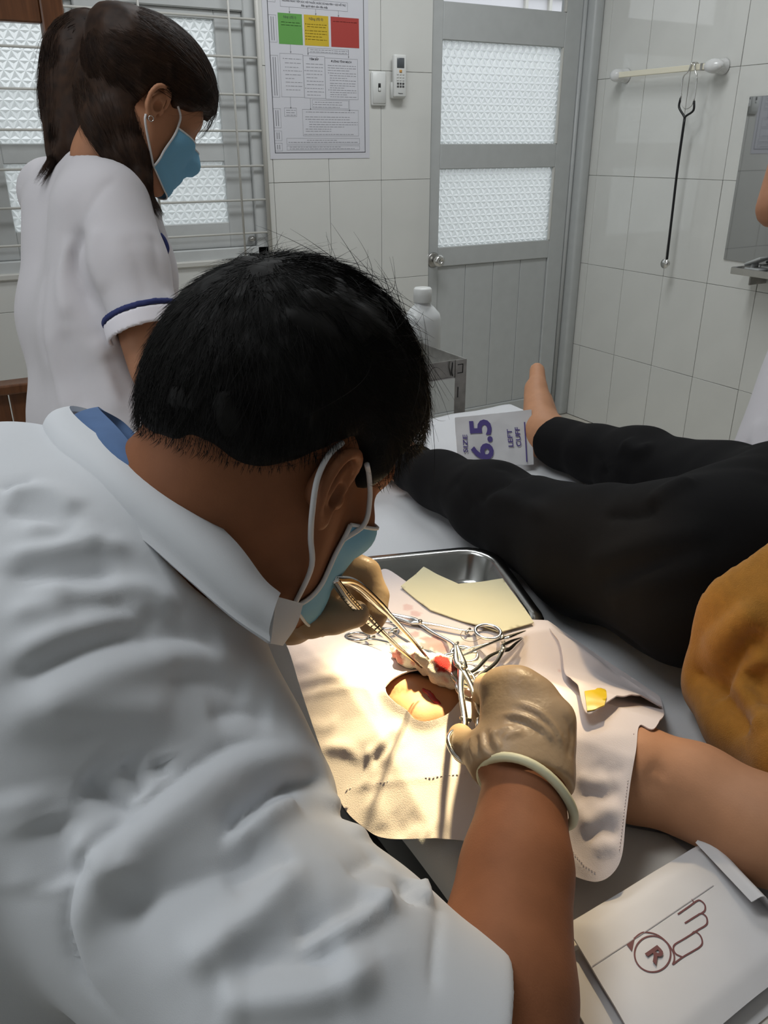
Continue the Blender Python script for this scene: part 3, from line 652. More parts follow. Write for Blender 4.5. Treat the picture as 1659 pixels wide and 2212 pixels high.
# ------------------------------------------------------------------ bed with sheet
BX0, BX1, BY0, BY1, BZ = 0.285, 1.15, -0.62, 1.415, 0.78
BED = thing('examination_bed', 'steel framed examination bed with a mattress under the lying patient', 'bed', ((BX0+BX1)/2, (BY0+BY1)/2, 0))
obj('mattress', box(BX0+0.008, BX1-0.008, BY0+0.01, BY1-0.01, 0.66, BZ-0.006, 0.03), mat('charcoal_vinyl', (0.030, 0.031, 0.033), rough=0.5), BED)
obj('frame', join(box(BX0+0.01, BX0+0.05, BY0, BY1, 0.60, 0.66, 0.004), box(BX1-0.05, BX1-0.01, BY0, BY1, 0.60, 0.66, 0.004), box(BX0+0.05, BX1-0.05, BY0, BY0+0.04, 0.60, 0.66, 0.004), box(BX0+0.05, BX1-0.05, BY1-0.04, BY1, 0.60, 0.66, 0.004)), mat('dark_painted_frame', (0.05, 0.05, 0.05), rough=0.5), BED, smooth=False)
for x in (BX0+0.03, BX1-0.03):
    for yq in (BY0+0.1, BY1-0.1): obj('leg', tube([(x, yq, 0.0), (x, yq, 0.61)], 0.019, 12), M_STEELD, BED)
def sheet_profile():
    c = []
    for z in np.linspace(BZ-0.030, BZ-0.02, 2): c.append((BX0-0.003, z))
    for t in np.linspace(0.2, 1, 5): a = math.pi/2*t; c.append((BX0-0.003+0.02*(1-math.cos(a)), BZ-0.02+0.02*math.sin(a)))
    for x in np.linspace(BX0+0.025, BX1-0.025, 70): c.append((x, BZ))
    for t in np.linspace(0, 0.8, 5): a = math.pi/2*t; c.append((BX1+0.003-0.02*(1-math.sin(a)), BZ-0.02+0.02*math.cos(a)))
    for z in np.linspace(BZ-0.02, 0.45, 12): c.append((BX1+0.003, z))
    return np.array(c)
sp_ = sheet_profile(); rows = []
ys = np.linspace(BY0-0.004, BY1+0.004, 170)
for yq in ys: rows.append(np.c_[sp_[:, 0], np.full(len(sp_), yq), sp_[:, 1]])
for z in np.linspace(BZ-0.02, 0.5, 10):
    rows.append(np.c_[sp_[:, 0], np.full(len(sp_), BY1+0.006), np.minimum(sp_[:, 1]-0.004, z)])
G = np.array(rows); flat = G.reshape(-1, 3)
wr1 = 0.0030*np.abs(vnoise(flat*np.array([1, 0.35, 1]), 14, 3))+0.0016*vnoise(flat, 30, 5)
fall = flat[:, 2] < BZ-0.03
flat[:, 2] += np.where(fall, 0, wr1)
flat[:, 0] += np.where(fall & (flat[:, 0] > 1), 0.012*vnoise(flat*np.array([1, 1, 0.2]), 12, 9), 0)
BS = obj('bed_sheet', loft(flat.reshape(G.shape)), M_SHEET); tag(BS, 'plain white cotton sheet spread over the examination bed', 'sheet')

# ------------------------------------------------------------------ steel tray
e1 = unit((0.95, -0.31, 0)); e2 = unit((-0.31, -0.95, 0)); TRc = np.array((0.613, 0.787, 0.0))
def tray_pt(u, v, z): return TRc-e1*u+e2*v+np.array((0, 0, z))
TRW, TRD = 0.31, 0.22
def rrect(inset, rad, z, n=7):
    pts = []
    for cx, cy, a0 in ((rad+inset, rad+inset, 180), (TRW-rad-inset, rad+inset, 270), (TRW-rad-inset, TRD-rad-inset, 0), (rad+inset, TRD-rad-inset, 90)):
        for k in range(n): a = math.radians(a0+90*k/(n-1)); pts.append(tray_pt(cx+rad*math.cos(a), cy+rad*math.sin(a), z))
    return np.array(pts)
tr_rows = [rrect(0, 0.045, 0.821), rrect(-0.003, 0.047, 0.8235), rrect(-0.001, 0.046, 0.826), rrect(0.010, 0.040, 0.826), rrect(0.013, 0.038, 0.823), rrect(0.020, 0.034, 0.790), rrect(0.028, 0.03, 0.7865)]
V, F = loft(tr_rows, closed_u=True); n0 = len(V)-len(tr_rows[0]); F.append(tuple(range(n0, len(V))))
V, F = solid((V, [tuple(f) for f in F]), 0.001)
TRY = obj('steel_tray', (V, F), mat('tray_steel', (0.50, 0.50, 0.49), rough=0.2, metal=1.0, var=0.1, vscale=25), smooth=True)
tag(TRY, 'rectangular stainless steel tray with rounded corners lying on the bed beside the draped arm', 'tray')

# ------------------------------------------------------------------ the arm the drape lies on, and the drape's height
ARM = [np.array((0.665, 0.02, 0.858)), az(1659, 1795, 0.822), az(1500, 1708, 0.823), az(1365, 1668, 0.824), np.array((0.40, 0.47, 0.824)), np.array((0.335, 0.535, 0.826)), np.array((0.305, 0.60, 0.822))]
ARMR = [0.048, 0.0405, 0.038, 0.040, 0.036, 0.0335, 0.030]
AX2 = np.array([p[:2] for p in ARM]); ARMS = np.r_[0, np.cumsum(np.linalg.norm(np.diff(AX2, axis=0), axis=1))]
HAND_END = np.array((0.295, 0.66))
TRAYC = np.array([tray_pt(0.0, 0.0, 0)[:2], tray_pt(TRW, 0, 0)[:2], tray_pt(TRW, TRD, 0)[:2], tray_pt(0, TRD, 0)[:2]])
def drape_z(Q):
    Q = np.asarray(Q, dtype=np.float64).reshape(-1, 2)
    L = np.vstack([AX2[1:], HAND_END]); top = np.array([0.866, 0.866, 0.868, 0.866, 0.865, 0.858, 0.845])
    d, t = poly_dist(Q, L); s = np.r_[0, np.cumsum(np.linalg.norm(np.diff(L, axis=0), axis=1))]; tp = np.interp(t*s[-1], s, top)
    zr = tp-0.004*(d/0.03)**2*(d < 0.03)-np.where(d >= 0.03, 0.004+0.62*(d-0.03), 0)
    tv = Q-TRc[:2]; u = -(tv@e1[:2]); v = tv@e2[:2]
    out = np.maximum(np.maximum(-u, u-TRW), np.maximum(-v, v-TRD)); zt = 0.829-0.7*np.maximum(0, out)
    zb = np.full(len(Q), BZ+0.0065)
    k = 0.006; z = k*np.log(np.exp(zr/k-130)+np.exp(zt/k-130)+np.exp(zb/k-130))+130*k
    over = np.clip(BX0-0.004-Q[:, 0], 0, 1)
    return z-over*0.35
def on_drape(px, py, lift=0.0):
    z = 0.83
    for _ in range(26):
        p = az(px, py, z); z = 0.5*z+0.5*(drape_z(p[:2])[0]+lift)
    return az(px, py, z)
outl = [(812, 1240), (838, 1231), (905, 1272), (1000, 1302), (1130, 1335), (1190, 1345), (1300, 1420), (1400, 1487), (1430, 1518), (1434, 1545), (1416, 1571), (1382, 1566),
        (1374, 1620), (1362, 1690), (1352, 1770), (1343, 1850), (1322, 1888), (1290, 1905), (1250, 1897), (1218, 1880), (1190, 1858), (1120, 1838), (1040, 1823), (1000, 1815), (920, 1811), (835, 1810), (790, 1790),
        (740, 1740), (700, 1640), (650, 1560), (622, 1490), (608, 1425), (640, 1370), (715, 1312), (780, 1262)]
OUT2 = np.array([on_drape(*p)[:2] for p in outl]); OUT2s = spline(np.vstack([OUT2, OUT2[:1]]), 240)[:-1]
hole_px = [(831, 1488), (850, 1470), (880, 1456), (910, 1451), (945, 1462), (980, 1482), (1000, 1488), (1000, 1508), (996, 1515), (975, 1540), (950, 1556), (920, 1564), (895, 1558), (878, 1540), (850, 1520), (834, 1502)]
HOL = np.array([on_drape(*p)[:2] for p in hole_px]); HOLs = spline(np.vstack([HOL, HOL[:1]]), 72)[:-1]
V, F = sheet(OUT2s, 0.0032, drape_z, holes=[HOLs], thick=0)
nz = np.c_[V[:, :2], np.zeros(len(V))]
dh, _ = poly_dist(nz, np.c_[np.vstack([HOLs, HOLs[:1]]), np.zeros(len(HOLs)+1)])
V[:, 2] += 0.0005*vnoise(nz, 20, 1)+0.0004*vnoise(nz, 55, 2)+0.0028*np.exp(-(dh/0.004)**2)
Zd = lambda pts: [(560+x*0.434, 1180+y*0.434) for x, y in pts]
dlines = [(Zd([(520, 1060), (600, 990), (640, 930), (700, 880)]), .0035, .0045), (Zd([(560, 1080), (640, 1000), (700, 940)]), -.0028, .004), (Zd([(600, 1090), (660, 1030), (720, 950)]), .003, .004), (Zd([(510, 1210), (560, 1110), (530, 1000)]), .003, .004), (Zd([(300, 1000), (430, 1005), (520, 1075)]), .003, .005), (Zd([(450, 480), (540, 700), (600, 870)]), .0022, .0035), (Zd([(470, 480), (560, 690), (620, 860)]), -.0016, .003),
          (Zd([(230, 880), (330, 900), (400, 850)]), .002, .006), (Zd([(920, 960), (940, 1060), (930, 1120)]), .0025, .006), (Zd([(960, 960), (985, 1060), (975, 1120)]), -.002, .005), (Zd([(540, 1250), (600, 1330), (620, 1420)]), .003, .010), (Zd([(800, 1350), (840, 1400), (1000, 1440)]), -.004, .006), (Zd([(790, 1380), (830, 1450), (900, 1465)]), .0035, .008), (Zd([(650, 1330), (700, 1400), (720, 1450)]), -.003, .008),
          (Zd([(1450, 390), (1540, 560), (1600, 720)]), .0025, .006), ([(620, 1480), (700, 1462), (780, 1458), (835, 1475)], 0.0035, 0.006), ([(640, 1510), (720, 1488), (800, 1480)], 0.0028, 0.005), ([(650, 1500), (760, 1476), (830, 1482)], -0.0025, 0.004),
          ([(700, 1620), (790, 1600), (850, 1580)], 0.003, 0.010), ([(720, 1560), (800, 1545), (860, 1560)], -0.002, 0.008), ([(790, 1640), (840, 1600), (880, 1565)], 0.0025, 0.007), ([(800, 1660), (830, 1620), (860, 1590)], -0.002, 0.005),
          ([(745, 1706), (830, 1690), (930, 1680), (1020, 1670)], 0.0016, 0.0025), ([(880, 1760), (920, 1800)], -0.004, 0.008), ([(850, 1760), (900, 1812)], 0.004, 0.012), ([(930, 1770), (1000, 1800)], 0.003, 0.012),
          ([(1245, 1670), (1275, 1690), (1320, 1688)], 0.005, 0.006), ([(1238, 1725), (1280, 1712), (1300, 1722), (1345, 1700)], -0.005, 0.006), ([(1250, 1790), (1285, 1768), (1310, 1752), (1348, 1756)], 0.006, 0.007), ([(1262, 1815), (1300, 1790), (1318, 1798), (1340, 1785)], -0.005, 0.005), ([(1240, 1740), (1262, 1770), (1268, 1800)], 0.004, 0.006), ([(1285, 1845), (1305, 1825), (1332, 1838)], 0.005, 0.006), ([(1290, 1640), (1310, 1665), (1355, 1660)], -0.003, 0.006),
          ([(1252, 1600), (1310, 1590), (1375, 1590)], 0.0025, 0.01), ([(1365, 1580), (1352, 1690), (1333, 1850), (1310, 1885)], 0.0012, 0.0022), ([(1216, 1760), (1222, 1830), (1262, 1875), (1290, 1892)], 0.0016, 0.003),
          ([(620, 1440), (690, 1420), (760, 1400)], 0.002, 0.006), ([(1150, 1420), (1180, 1500), (1240, 1560)], 0.0015, 0.01), ([(870, 1610), (900, 1660), (1000, 1690)], 0.002, 0.012)]
V = creases(V, F, [(p, a*(0.55 if min(q[0] for q in p) > 1200 else 0.34 if a > 0 else 0.22), w_) for p, a, w_ in dlines])
DRAPE_BASE = (V.copy(), F)
V2, F2 = solid((V, F), 0.0012)
M_DRAPE = mat('pale_pink_surgical_drape', (0.78, 0.705, 0.705), rough=0.85, sheen=0.15, bump=0.12, bscale=1200)
nt = M_DRAPE.node_tree; at_ = nt.nodes.new('ShaderNodeAttribute'); at_.attribute_name = 'stain'; mx = nt.nodes.new('ShaderNodeMix'); mx.data_type = 'RGBA'
nt.links.new(at_.outputs['Fac'], mx.inputs[0]); mx.inputs[6].default_value = (0.78, 0.705, 0.705, 1); mx.inputs[7].default_value = (0.50, 0.10, 0.08, 1); nt.links.new(mx.outputs[2], nt.nodes['Principled BSDF'].inputs['Base Color'])
DR = obj('surgical_drape', (V2, F2), M_DRAPE); tag(DR, 'pale pink surgical drape with a round opening spread over the patient forearm', 'drape')
st = np.zeros(len(V2)); q3 = np.c_[V2[:, :2], np.zeros(len(V2))]; nzs = vnoise(q3, 130, 4)*0.6+vnoise(q3, 300, 6)*0.4
for px, py, r, k in ((907, 1278, 0.0045, 0.6), (935, 1385, 0.011, 0.6), (945, 1392, 0.008, 0.6), (920, 1395, 0.007, 0.55), (955, 1402, 0.006, 0.5), (895, 1370, 0.006, 0.45), (898, 1325, 0.006, 0.35), (880, 1312, 0.006, 0.3), (880, 1345, 0.008, 0.3), (850, 1335, 0.006, 0.3), (800, 1398, 0.0025, 0.5), (1003, 1308, 0.002, 0.5), (1210, 1450, 0.002, 0.3), (865, 1405, 0.006, 0.5), (1015, 1498, 0.007, 0.4)):
    p = on_drape(px, py); d = np.linalg.norm(V2[:, :2]-p[:2], axis=1); st = np.maximum(st, k*np.clip((r*(1.0+0.75*nzs)-d)/0.0012, 0, 1))
atr = DR.data.attributes.new('stain', 'FLOAT', 'POINT'); atr.data.foreach_set('value', st.astype(np.float32))
# folded-back corner with yellow tape
flp = [(1188, 1346), (1300, 1420), (1400, 1487), (1430, 1516), (1385, 1508), (1340, 1512), (1300, 1532), (1262, 1542), (1240, 1480), (1215, 1415)]
FL2 = np.array([on_drape(*p, 0.008)[:2] for p in flp]); FL2s = spline(np.vstack([FL2, FL2[:1]]), 110)[:-1]
fold_edge = np.c_[FL2[:4], np.zeros(4)]
def flap_z(Q):
    d, _ = poly_dist(np.c_[Q, np.zeros(len(Q))], fold_edge); return drape_z(Q)+0.002+np.minimum(0.010, 0.35*d)+0.0012*vnoise(np.c_[Q, np.zeros(len(Q))], 35, 8)
fl = obj('folded_corner', sheet(FL2s, 0.004, flap_z), mat('drape_fold', (0.78, 0.705, 0.705), rough=0.85, sheen=0.15), DR)
tp = [(1262, 1497), (1285, 1494), (1306, 1492), (1310, 1510), (1305, 1528), (1286, 1535), (1268, 1538), (1265, 1515)]
TP2 = np.array([on_drape(*p, 0.012)[:2] for p in tp])
obj('yellow_tape', sheet(TP2, 0.003, lambda Q: flap_z(Q)+0.0016+0.0006*vnoise(np.c_[Q, np.zeros(len(Q))], 160, 8)), mat('yellow_tape', (0.80, 0.56, 0.02), rough=0.35), fl)
stp = []
for L, nS in (([(748, 1706), (830, 1690), (930, 1680), (1015, 1671)], 34), ([(1369, 1585), (1356, 1690), (1337, 1845)], 40), ([(1219, 1760), (1225, 1825), (1262, 1871), (1292, 1889)], 24)):
    bvh = BVHTree.FromPolygons([Vector(v) for v in DRAPE_BASE[0]], DRAPE_BASE[1]); LL = resample([hit(bvh, *p) for p in L if hit(bvh, *p) is not None], nS*2)
    for k in range(nS-1): a, b = LL[2*k], LL[2*k+1]; stp.append(tube([a+(0, 0, 0.0006), b+(0, 0, 0.0006)], 0.0003, 4))
so = obj('stitches', join(*stp), mat('stitch_thread', (0.70, 0.61, 0.61), rough=0.9), DR); so['kind'] = 'stuff'

# yellow inner cloth in the tray
yc = [(866, 1266), (915, 1226), (945, 1242), (990, 1262), (1040, 1256), (1086, 1249), (1118, 1292), (1153, 1345), (1080, 1365), (1000, 1340), (930, 1315)]
def tray_cloth_z(Q): 
    n3 = np.c_[Q, np.zeros(len(Q))]; return 0.8325+0.0025*vnoise(n3, 25, 11)+0.001*vnoise(n3, 60, 12)
YC2 = np.array([az(*p, 0.833)[:2] for p in yc])
YC = obj('yellow_cloth', sheet(YC2, 0.004, tray_cloth_z), mat('pale_yellow_cloth', (0.72, 0.68, 0.47), rough=0.85)); tag(YC, 'pale yellow folded cloth hanging over the steel tray', 'cloth')

# ------------------------------------------------------------------ instruments
def frame_from(tip, end, lat):
    x = unit(np.asarray(end)-np.asarray(tip)); n = unit(np.cross(x, np.asarray(lat)-np.asarray(tip))); 
    if n[2] < 0: n = -n
    y = np.cross(n, x); return np.asarray(tip), x, y, n
def clamp(name, label, group, tip, ring_a, ring_b, L, curve=0.0, jaw=0.34, rr=0.0125, th=1.0):
    """haemostat or needle holder: two crossing arms with finger rings; geometry follows the measured tip and ring centres"""
    tip, ra, rb = map(np.asarray, (tip, ring_a, ring_b)); mid = (ra+rb)/2; x = unit(mid-tip); n = unit(np.cross(x, rb-ra)); 
    if n[2] < 0: n = -n
    y = np.cross(n, x); T = thing(name, label, 'clamp', tip, group)
    tot = np.linalg.norm(mid-tip); ya, yb = (ra-tip)@y, (rb-tip)@y
    o = lambda a, b, c=0: tip+x*a+y*b+n*c
    pv = tot*jaw
    for i, (yr, rc) in enumerate(((ya, ra), (yb, rb))):
        sg = 1 if yr > 0 else -1; xr = (rc-tip)@x
        cv = lambda a: curve*(1-a/pv)**2 if a < pv else 0
        pts = [o(0, -sg*0.0008+curve), o(pv*0.35, -sg*0.0022+cv(pv*0.35)), o(pv*0.75, -sg*0.0034+cv(pv*.75)), o(pv, 0, sg*0.0006), o(pv+(xr-pv)*0.3, sg*0.004+0.10*yr, sg*0.0006), o(pv+(xr-pv)*0.7, yr*0.55), o(xr-rr*0.95, yr*0.88)]
        arm = obj('arm', tube(spline(pts, 34), np.interp(np.linspace(0, 1, 34), [0, .1, .33, .4, .6, 1], np.array([0.0009, 0.0015, 0.0026, 0.0034, 0.0022, 0.0020])*th), 8, flat=(0.62, 1.0), up=n), M_CHROME, T)
        c = o(xr, yr); rl = [c+x*rr*1.15*math.cos(t)+y*rr*0.95*math.sin(t) for t in np.linspace(0, 2*math.pi, 28, endpoint=False)]
        obj('finger_ring', tube(rl, 0.0021, 8, closed=True), M_CHROME, arm)
    obj('pivot_screw', tube([o(pv, 0, -0.0042), o(pv, 0, 0.0042)], 0.0024, 10), M_STEELD, T)
    xr = tot-rr*1.4
    for sg, yr in ((1, ya), (-1, yb)):
        a = o(xr, yr*0.80); b = o(xr, yr*0.80-np.sign(yr)*min(0.010, abs(yr)*0.75)); obj('ratchet', tube([a, b], 0.0017, 6), M_STEELD, T)
    return T
GR = 'surgical clamps lying on the drape'
D = lambda px, py, l=0.005: on_drape(px, py, l)
clamp('curved_clamp', 'long curved steel clamp lying uppermost on the drape with its curved tip to the left', GR, D(832, 1320), D(1054, 1365, 0.006), D(1003, 1414, 0.012), 0.13, curve=-0.004, jaw=0.40)
clamp('straight_clamp', 'steel clamp with its slim tip pointing right beyond the other instruments on the drape', GR, D(1134, 1363, 0.007), D(968, 1412, 0.008), D(955, 1440, 0.008), 0.13, jaw=0.30)
clamp('straight_clamp', 'steel clamp under the gloved right hand with its bent tip crossing the other tip', GR, D(1122, 1373, 0.012), D(1000, 1462, 0.01), D(1012, 1492, 0.01), 0.13, curve=0.004, jaw=0.36)
clamp('ringed_clamp', 'steel clamp with its finger rings at the far left of the drape behind the forceps', GR, D(990, 1438, 0.010), D(772, 1376, 0.004), D(838, 1352, 0.004), 0.13, jaw=0.40)

# suture thread
th = [D(1000, 1362, 0.02), D(995, 1372, 0.012), D(1002, 1382, 0.004), D(1022, 1386, 0.006), D(1040, 1378, 0.012)]
TH = obj('suture_thread', join(tube(spline(th, 30), 0.00035, 5), tube(spline([D(1025, 1395, 0.004), D(1050, 1420, 0.01), D(1040, 1450, 0.006), D(1022, 1460, 0.004)], 24), 0.00035, 5)), mat('grey_thread', (0.25, 0.22, 0.18), rough=0.5)); tag(TH, 'fine loose suture thread curling over the clamps on the drape', 'thread')

# gauze held by the forceps
gz = [D(850, 1402, 0.006), D(880, 1415, 0.009), D(915, 1430, 0.011), D(950, 1446, 0.012), D(985, 1464, 0.010), D(1002, 1480, 0.007)]
gzr = [0.005, 0.0085, 0.0105, 0.0115, 0.0105, 0.004]
def gauze_f(P):
    d = chain(P, list(zip(gz, gzr)), 0.006); d = smin(d, ell(P, D(958, 1430, 0.018), (0.012, 0.011, 0.007)), 0.006)
    return d*0.8+0.0028*vnoise(P, 75, 3).astype(np.float32)+0.0014*vnoise(P, 190, 5).astype(np.float32)
gmin = np.min(gz, 0)-0.03; gmax = np.max(gz, 0)+0.03
GV, GF = sdf_mesh(gauze_f, gmin, gmax, 0.0018, 1)
M_GZ = mat('gauze', (0.84, 0.80, 0.74), rough=0.95, bump=0.9, bscale=1400)
nt = M_GZ.node_tree; a2 = nt.nodes.new('ShaderNodeAttribute'); a2.attribute_name = 'stain'; mx = nt.nodes.new('ShaderNodeMix'); mx.data_type = 'RGBA'
nt.links.new(a2.outputs['Fac'], mx.inputs[0]); mx.inputs[6].default_value = (0.84, 0.80, 0.74, 1); mx.inputs[7].default_value = (0.45, 0.02, 0.02, 1); nt.links.new(mx.outputs[2], nt.nodes['Principled BSDF'].inputs['Base Color'])
GZ = obj('gauze_pad', (GV, GF), M_GZ); tag(GZ, 'crumpled blood stained white gauze held in the forceps above the wound', 'gauze')
st = np.zeros(len(GV)); nzs = vnoise(GV, 140, 4)*0.6+vnoise(GV, 320, 6)*0.4
for (px, py, l), r, k in (((956, 1432, 0.022), 0.010, 1), ((970, 1440, 0.02), 0.008, 0.9), ((862, 1412, 0.010), 0.012, 0.75), ((885, 1428, 0.014), 0.009, 0.6), ((955, 1468, 0.014), 0.006, 0.5)):
    d = np.linalg.norm(GV-D(px, py, l), axis=1); st = np.maximum(st, k*np.clip((r*(1+0.8*nzs)-d)/0.003, 0, 1))
GZ.data.attributes.new('stain', 'FLOAT', 'POINT').data.foreach_set('value', st.astype(np.float32))

# forceps in the left hand
FC = thing('tissue_forceps', 'long steel tissue forceps with ridged grip in the gloved left hand', 'forceps', ad(735, 1265, 0.60))
f0 = ad(722, 1252, 0.615); fA = [f0, ad(752, 1293, 0.635), ad(800, 1342, 0.665), ad(860, 1398, 0.705), ad(912, 1442, 0.742)]
fB = [f0, ad(768, 1262, 0.640), ad(826, 1314, 0.672), ad(880, 1370, 0.710), ad(926, 1424, 0.745)]
for nm, q in (('blade', fA), ('blade', fB)):
    bl = obj(nm, tube(spline(q, 30), np.interp(np.linspace(0, 1, 30), [0, .25, .5, .55, 1], [0.0034, 0.0040, 0.0038, 0.0026, 0.0010]), 8, flat=(0.38, 1.0), up=CF), M_CHROME, FC)
    if q is fA:
        Q = spline(q, 200)
        for k in range(14):
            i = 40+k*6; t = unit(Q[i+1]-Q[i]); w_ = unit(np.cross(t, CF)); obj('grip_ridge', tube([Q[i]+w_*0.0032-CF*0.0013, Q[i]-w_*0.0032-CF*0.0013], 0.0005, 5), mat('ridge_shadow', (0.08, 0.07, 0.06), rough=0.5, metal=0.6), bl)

# ------------------------------------------------------------------ glove packets and paper
def plane_pts(px_list, o, ex, ey, n):
    """photo points onto a tilted paper plane"""
    out = []
    for px, py in px_list:
        d = ray(px, py); t = ((o-CPOS)@n)/(d@n); out.append(CPOS+d*t)
    return np.array(out)
def ribbon(P, wd, n, off=0.0005):
    P = np.asarray(P); T = np.gradient(P, axis=0); T /= np.linalg.norm(T, axis=1, keepdims=True); S_ = np.cross(T, n); P = P+n*off
    V = np.vstack([P-S_*wd/2, P+S_*wd/2]); k = len(P); return V, [(i, i+1, k+i+1, k+i) for i in range(k-1)]
# loose paper under the packets
lp = [(1200, 1905), (1350, 1782), (1440, 1800), (1520, 1860), (1700, 1990), (1700, 2290), (1130, 2290), (1150, 2000)]
LP2 = np.array([az(*p, 0.787)[:2] for p in lp])
LPo = obj('wrapping_paper', sheet(LP2, 0.008, lambda Q: BZ+0.0052+0.0012*vnoise(np.c_[Q, Q[:, :1]*0], 18, 21), thick=0.0006), mat('cream_wrapping_paper', (0.82, 0.77, 0.70), rough=0.6, translucent=0.1)); tag(LPo, 'flat cream wrapping paper spread on the bed below the glove packets', 'paper')
def packet(name, label, corners_px, zs, crease_noise, seed, extra=0.0):
    C4 = [az(px, py, z) for (px, py), z in zip(corners_px, zs)]
    n = 34; G = np.zeros((n, n, 3)); 
    for i, u in enumerate(np.linspace(0, 1, n)):
        for j, v in enumerate(np.linspace(0, 1, n)): G[i, j] = (1-u)*(1-v)*C4[0]+u*(1-v)*C4[1]+u*v*C4[2]+(1-u)*v*C4[3]
    fl_ = G.reshape(-1, 3); uu, vv = np.meshgrid(np.linspace(0, 1, n), np.linspace(0, 1, n), indexing='ij'); edge = np.minimum(np.minimum(uu, 1-uu), np.minimum(vv, 1-vv)).ravel()
    fl_[:, 2] += np.clip(edge*8, 0, 1)*0.0045+crease_noise*vnoise(fl_, 28, seed)+crease_noise*0.5*vnoise(fl_, 70, seed+1)
    G = fl_.reshape(n, n, 3); V, F = loft(G); N = normals(V, F)
    if N[:, 2].mean() < 0: F = [f[::-1] for f in F]
    V, F = solid((V, F), 0.0035); o = obj(name, (V, F), M_PAPER); tag(o, label, 'glove packet'); return o, C4, (V, F)
PK2, _, _ = packet('glove_packet', 'plain white paper glove packet partly hidden under the printed packet', [(1190, 2085), (1560, 1880), (1760, 2110), (1380, 2420)], [0.7885, 0.7885, 0.7885, 0.7885], 0.0008, 31)
PK1, C4, PVF = packet('glove_packet', 'white paper glove packet printed with a maroon hand and letter R', [(1222, 1998), (1530, 1812), (1745, 2060), (1420, 2330)], [0.800, 0.803, 0.801, 0.799], 0.0009, 41)
pbv = BVHTree.FromPolygons([Vector(v) for v in PVF[0]], PVF[1])
Z8 = lambda pts: [(1180+x*0.2887, 1780+y*0.2887) for x, y in pts]
def art(pts, k=40): 
    P = spline(np.array(Z8(pts)), k); H = [hit(pbv, *p) for p in P]; return np.array([h for h in H if h is not None])
pn = unit(np.cross(C4[1]-C4[0], C4[3]-C4[0])); pn = pn if pn[2] > 0 else -pn
marks = []
circ = [(795+135*math.cos(t), 975+135*math.sin(t)) for t in np.linspace(0, 2*math.pi, 40)]
marks.append(ribbon(art(circ, 60), 0.0011, pn))
marks.append(ribbon(art([(655, 862), (700, 825), (745, 812), (830, 832), (905, 892), (950, 965), (958, 1015), (945, 1055)], 30), 0.0011, pn))
marks.append(ribbon(art([(945, 1055), (1015, 1002), (1090, 958), (1150, 920), (1167, 885), (1150, 835), (1110, 808), (1085, 828), (1020, 868), (960, 905), (951, 940), (970, 975), (1018, 998)], 50), 0.0011, pn))
marks.append(ribbon(art([(1085, 828), (1140, 792), (1190, 762), (1204, 735), (1195, 695), (1160, 672), (1120, 692), (1036, 745)], 40), 0.0012, pn))
marks.append(ribbon(art([(1160, 672), (1186, 648), (1186, 610), (1160, 580), (1130, 576), (1070, 618), (984, 678)], 40), 0.0012, pn))
marks.append(ribbon(art([(1088, 565), (1100, 585), (1098, 603)], 8), 0.0009, pn))
tri = np.array([hit(pbv, *p) for p in Z8([(600, 905), (660, 862), (640, 957)])])+pn*0.0006
pr = obj('printed_hand', join(*marks, (tri, [(0, 1, 2)])), M_INKM, PK1, smooth=False)
a = hit(pbv, *Z8([(738, 972)])[0]); b = hit(pbv, *Z8([(823, 912)])[0]); upv = unit(b-a); rgt = unit(np.cross(upv, pn))
obj('printed_letter', text('R', 0.0165, basis(rgt, upv, pn), a+pn*0.0010-rgt*0.0005, 0.0003, 0.03), M_INKM, PK1, smooth=False)
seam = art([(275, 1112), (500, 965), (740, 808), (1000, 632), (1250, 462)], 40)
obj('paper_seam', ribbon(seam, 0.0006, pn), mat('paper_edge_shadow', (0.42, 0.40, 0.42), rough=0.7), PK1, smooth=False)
# rolled opening flap at the right end of the packet
rows = []
A0, A1 = hit(pbv, 1500, 1835), hit(pbv, 1618, 1972); w0 = C4[1]+(0, 0, 0.004); w1 = az(1668, 1972, 0.804)
for t in np.linspace(0, 1, 16):
    p = A0+(A1-A0)*t+pn*(0.003+0.004*t); e = w0+(w1-w0)*t; m_ = (p+e)/2+pn*(0.007+0.006*t); rows.append(spline([p+(0, 0, 0.004), m_, e+(0, 0, 0.0), e-pn*0.006+(p-e)*0.12], 14))
obj('folded_flap', loft(rows, 0.0006), M_PAPER, PK1)
# standing packet 6.5
q = [ad(990, 1008, 1.460), ad(1153, 1003, 1.470), ad(1148, 885, 1.488), ad(983, 902, 1.48)]
q[0][2] = max(q[0][2], BZ+0.004); q[1][2] = max(q[1][2], BZ+0.004)
n = 24; G = np.array([[(1-u)*(1-v)*q[0]+u*(1-v)*q[1]+u*v*q[2]+(1-u)*v*q[3] for u in np.linspace(0, 1, n)] for v in np.linspace(0, 1, n)])
fl_ = G.reshape(-1, 3); sn = unit(np.cross(q[1]-q[0], q[3]-q[0])); fl_ += sn*(0.0012*vnoise(fl_, 40, 51)+0.0008*vnoise(fl_, 90, 52))[:, None]
V, F = loft(fl_.reshape(n, n, 3)); V, F = solid((V, F), 0.005)
PK3 = obj('glove_packet', (V, F), M_PAPER); tag(PK3, 'white paper glove packet marked size 6.5 left cuff standing against the black trousers', 'glove packet')
if sn@(CPOS-q[0]) < 0: sn = -sn
def pp(px, py): d = ray(px, py); t = ((q[0]-CPOS)@sn)/(d@sn); return CPOS+d*t+sn*0.0036
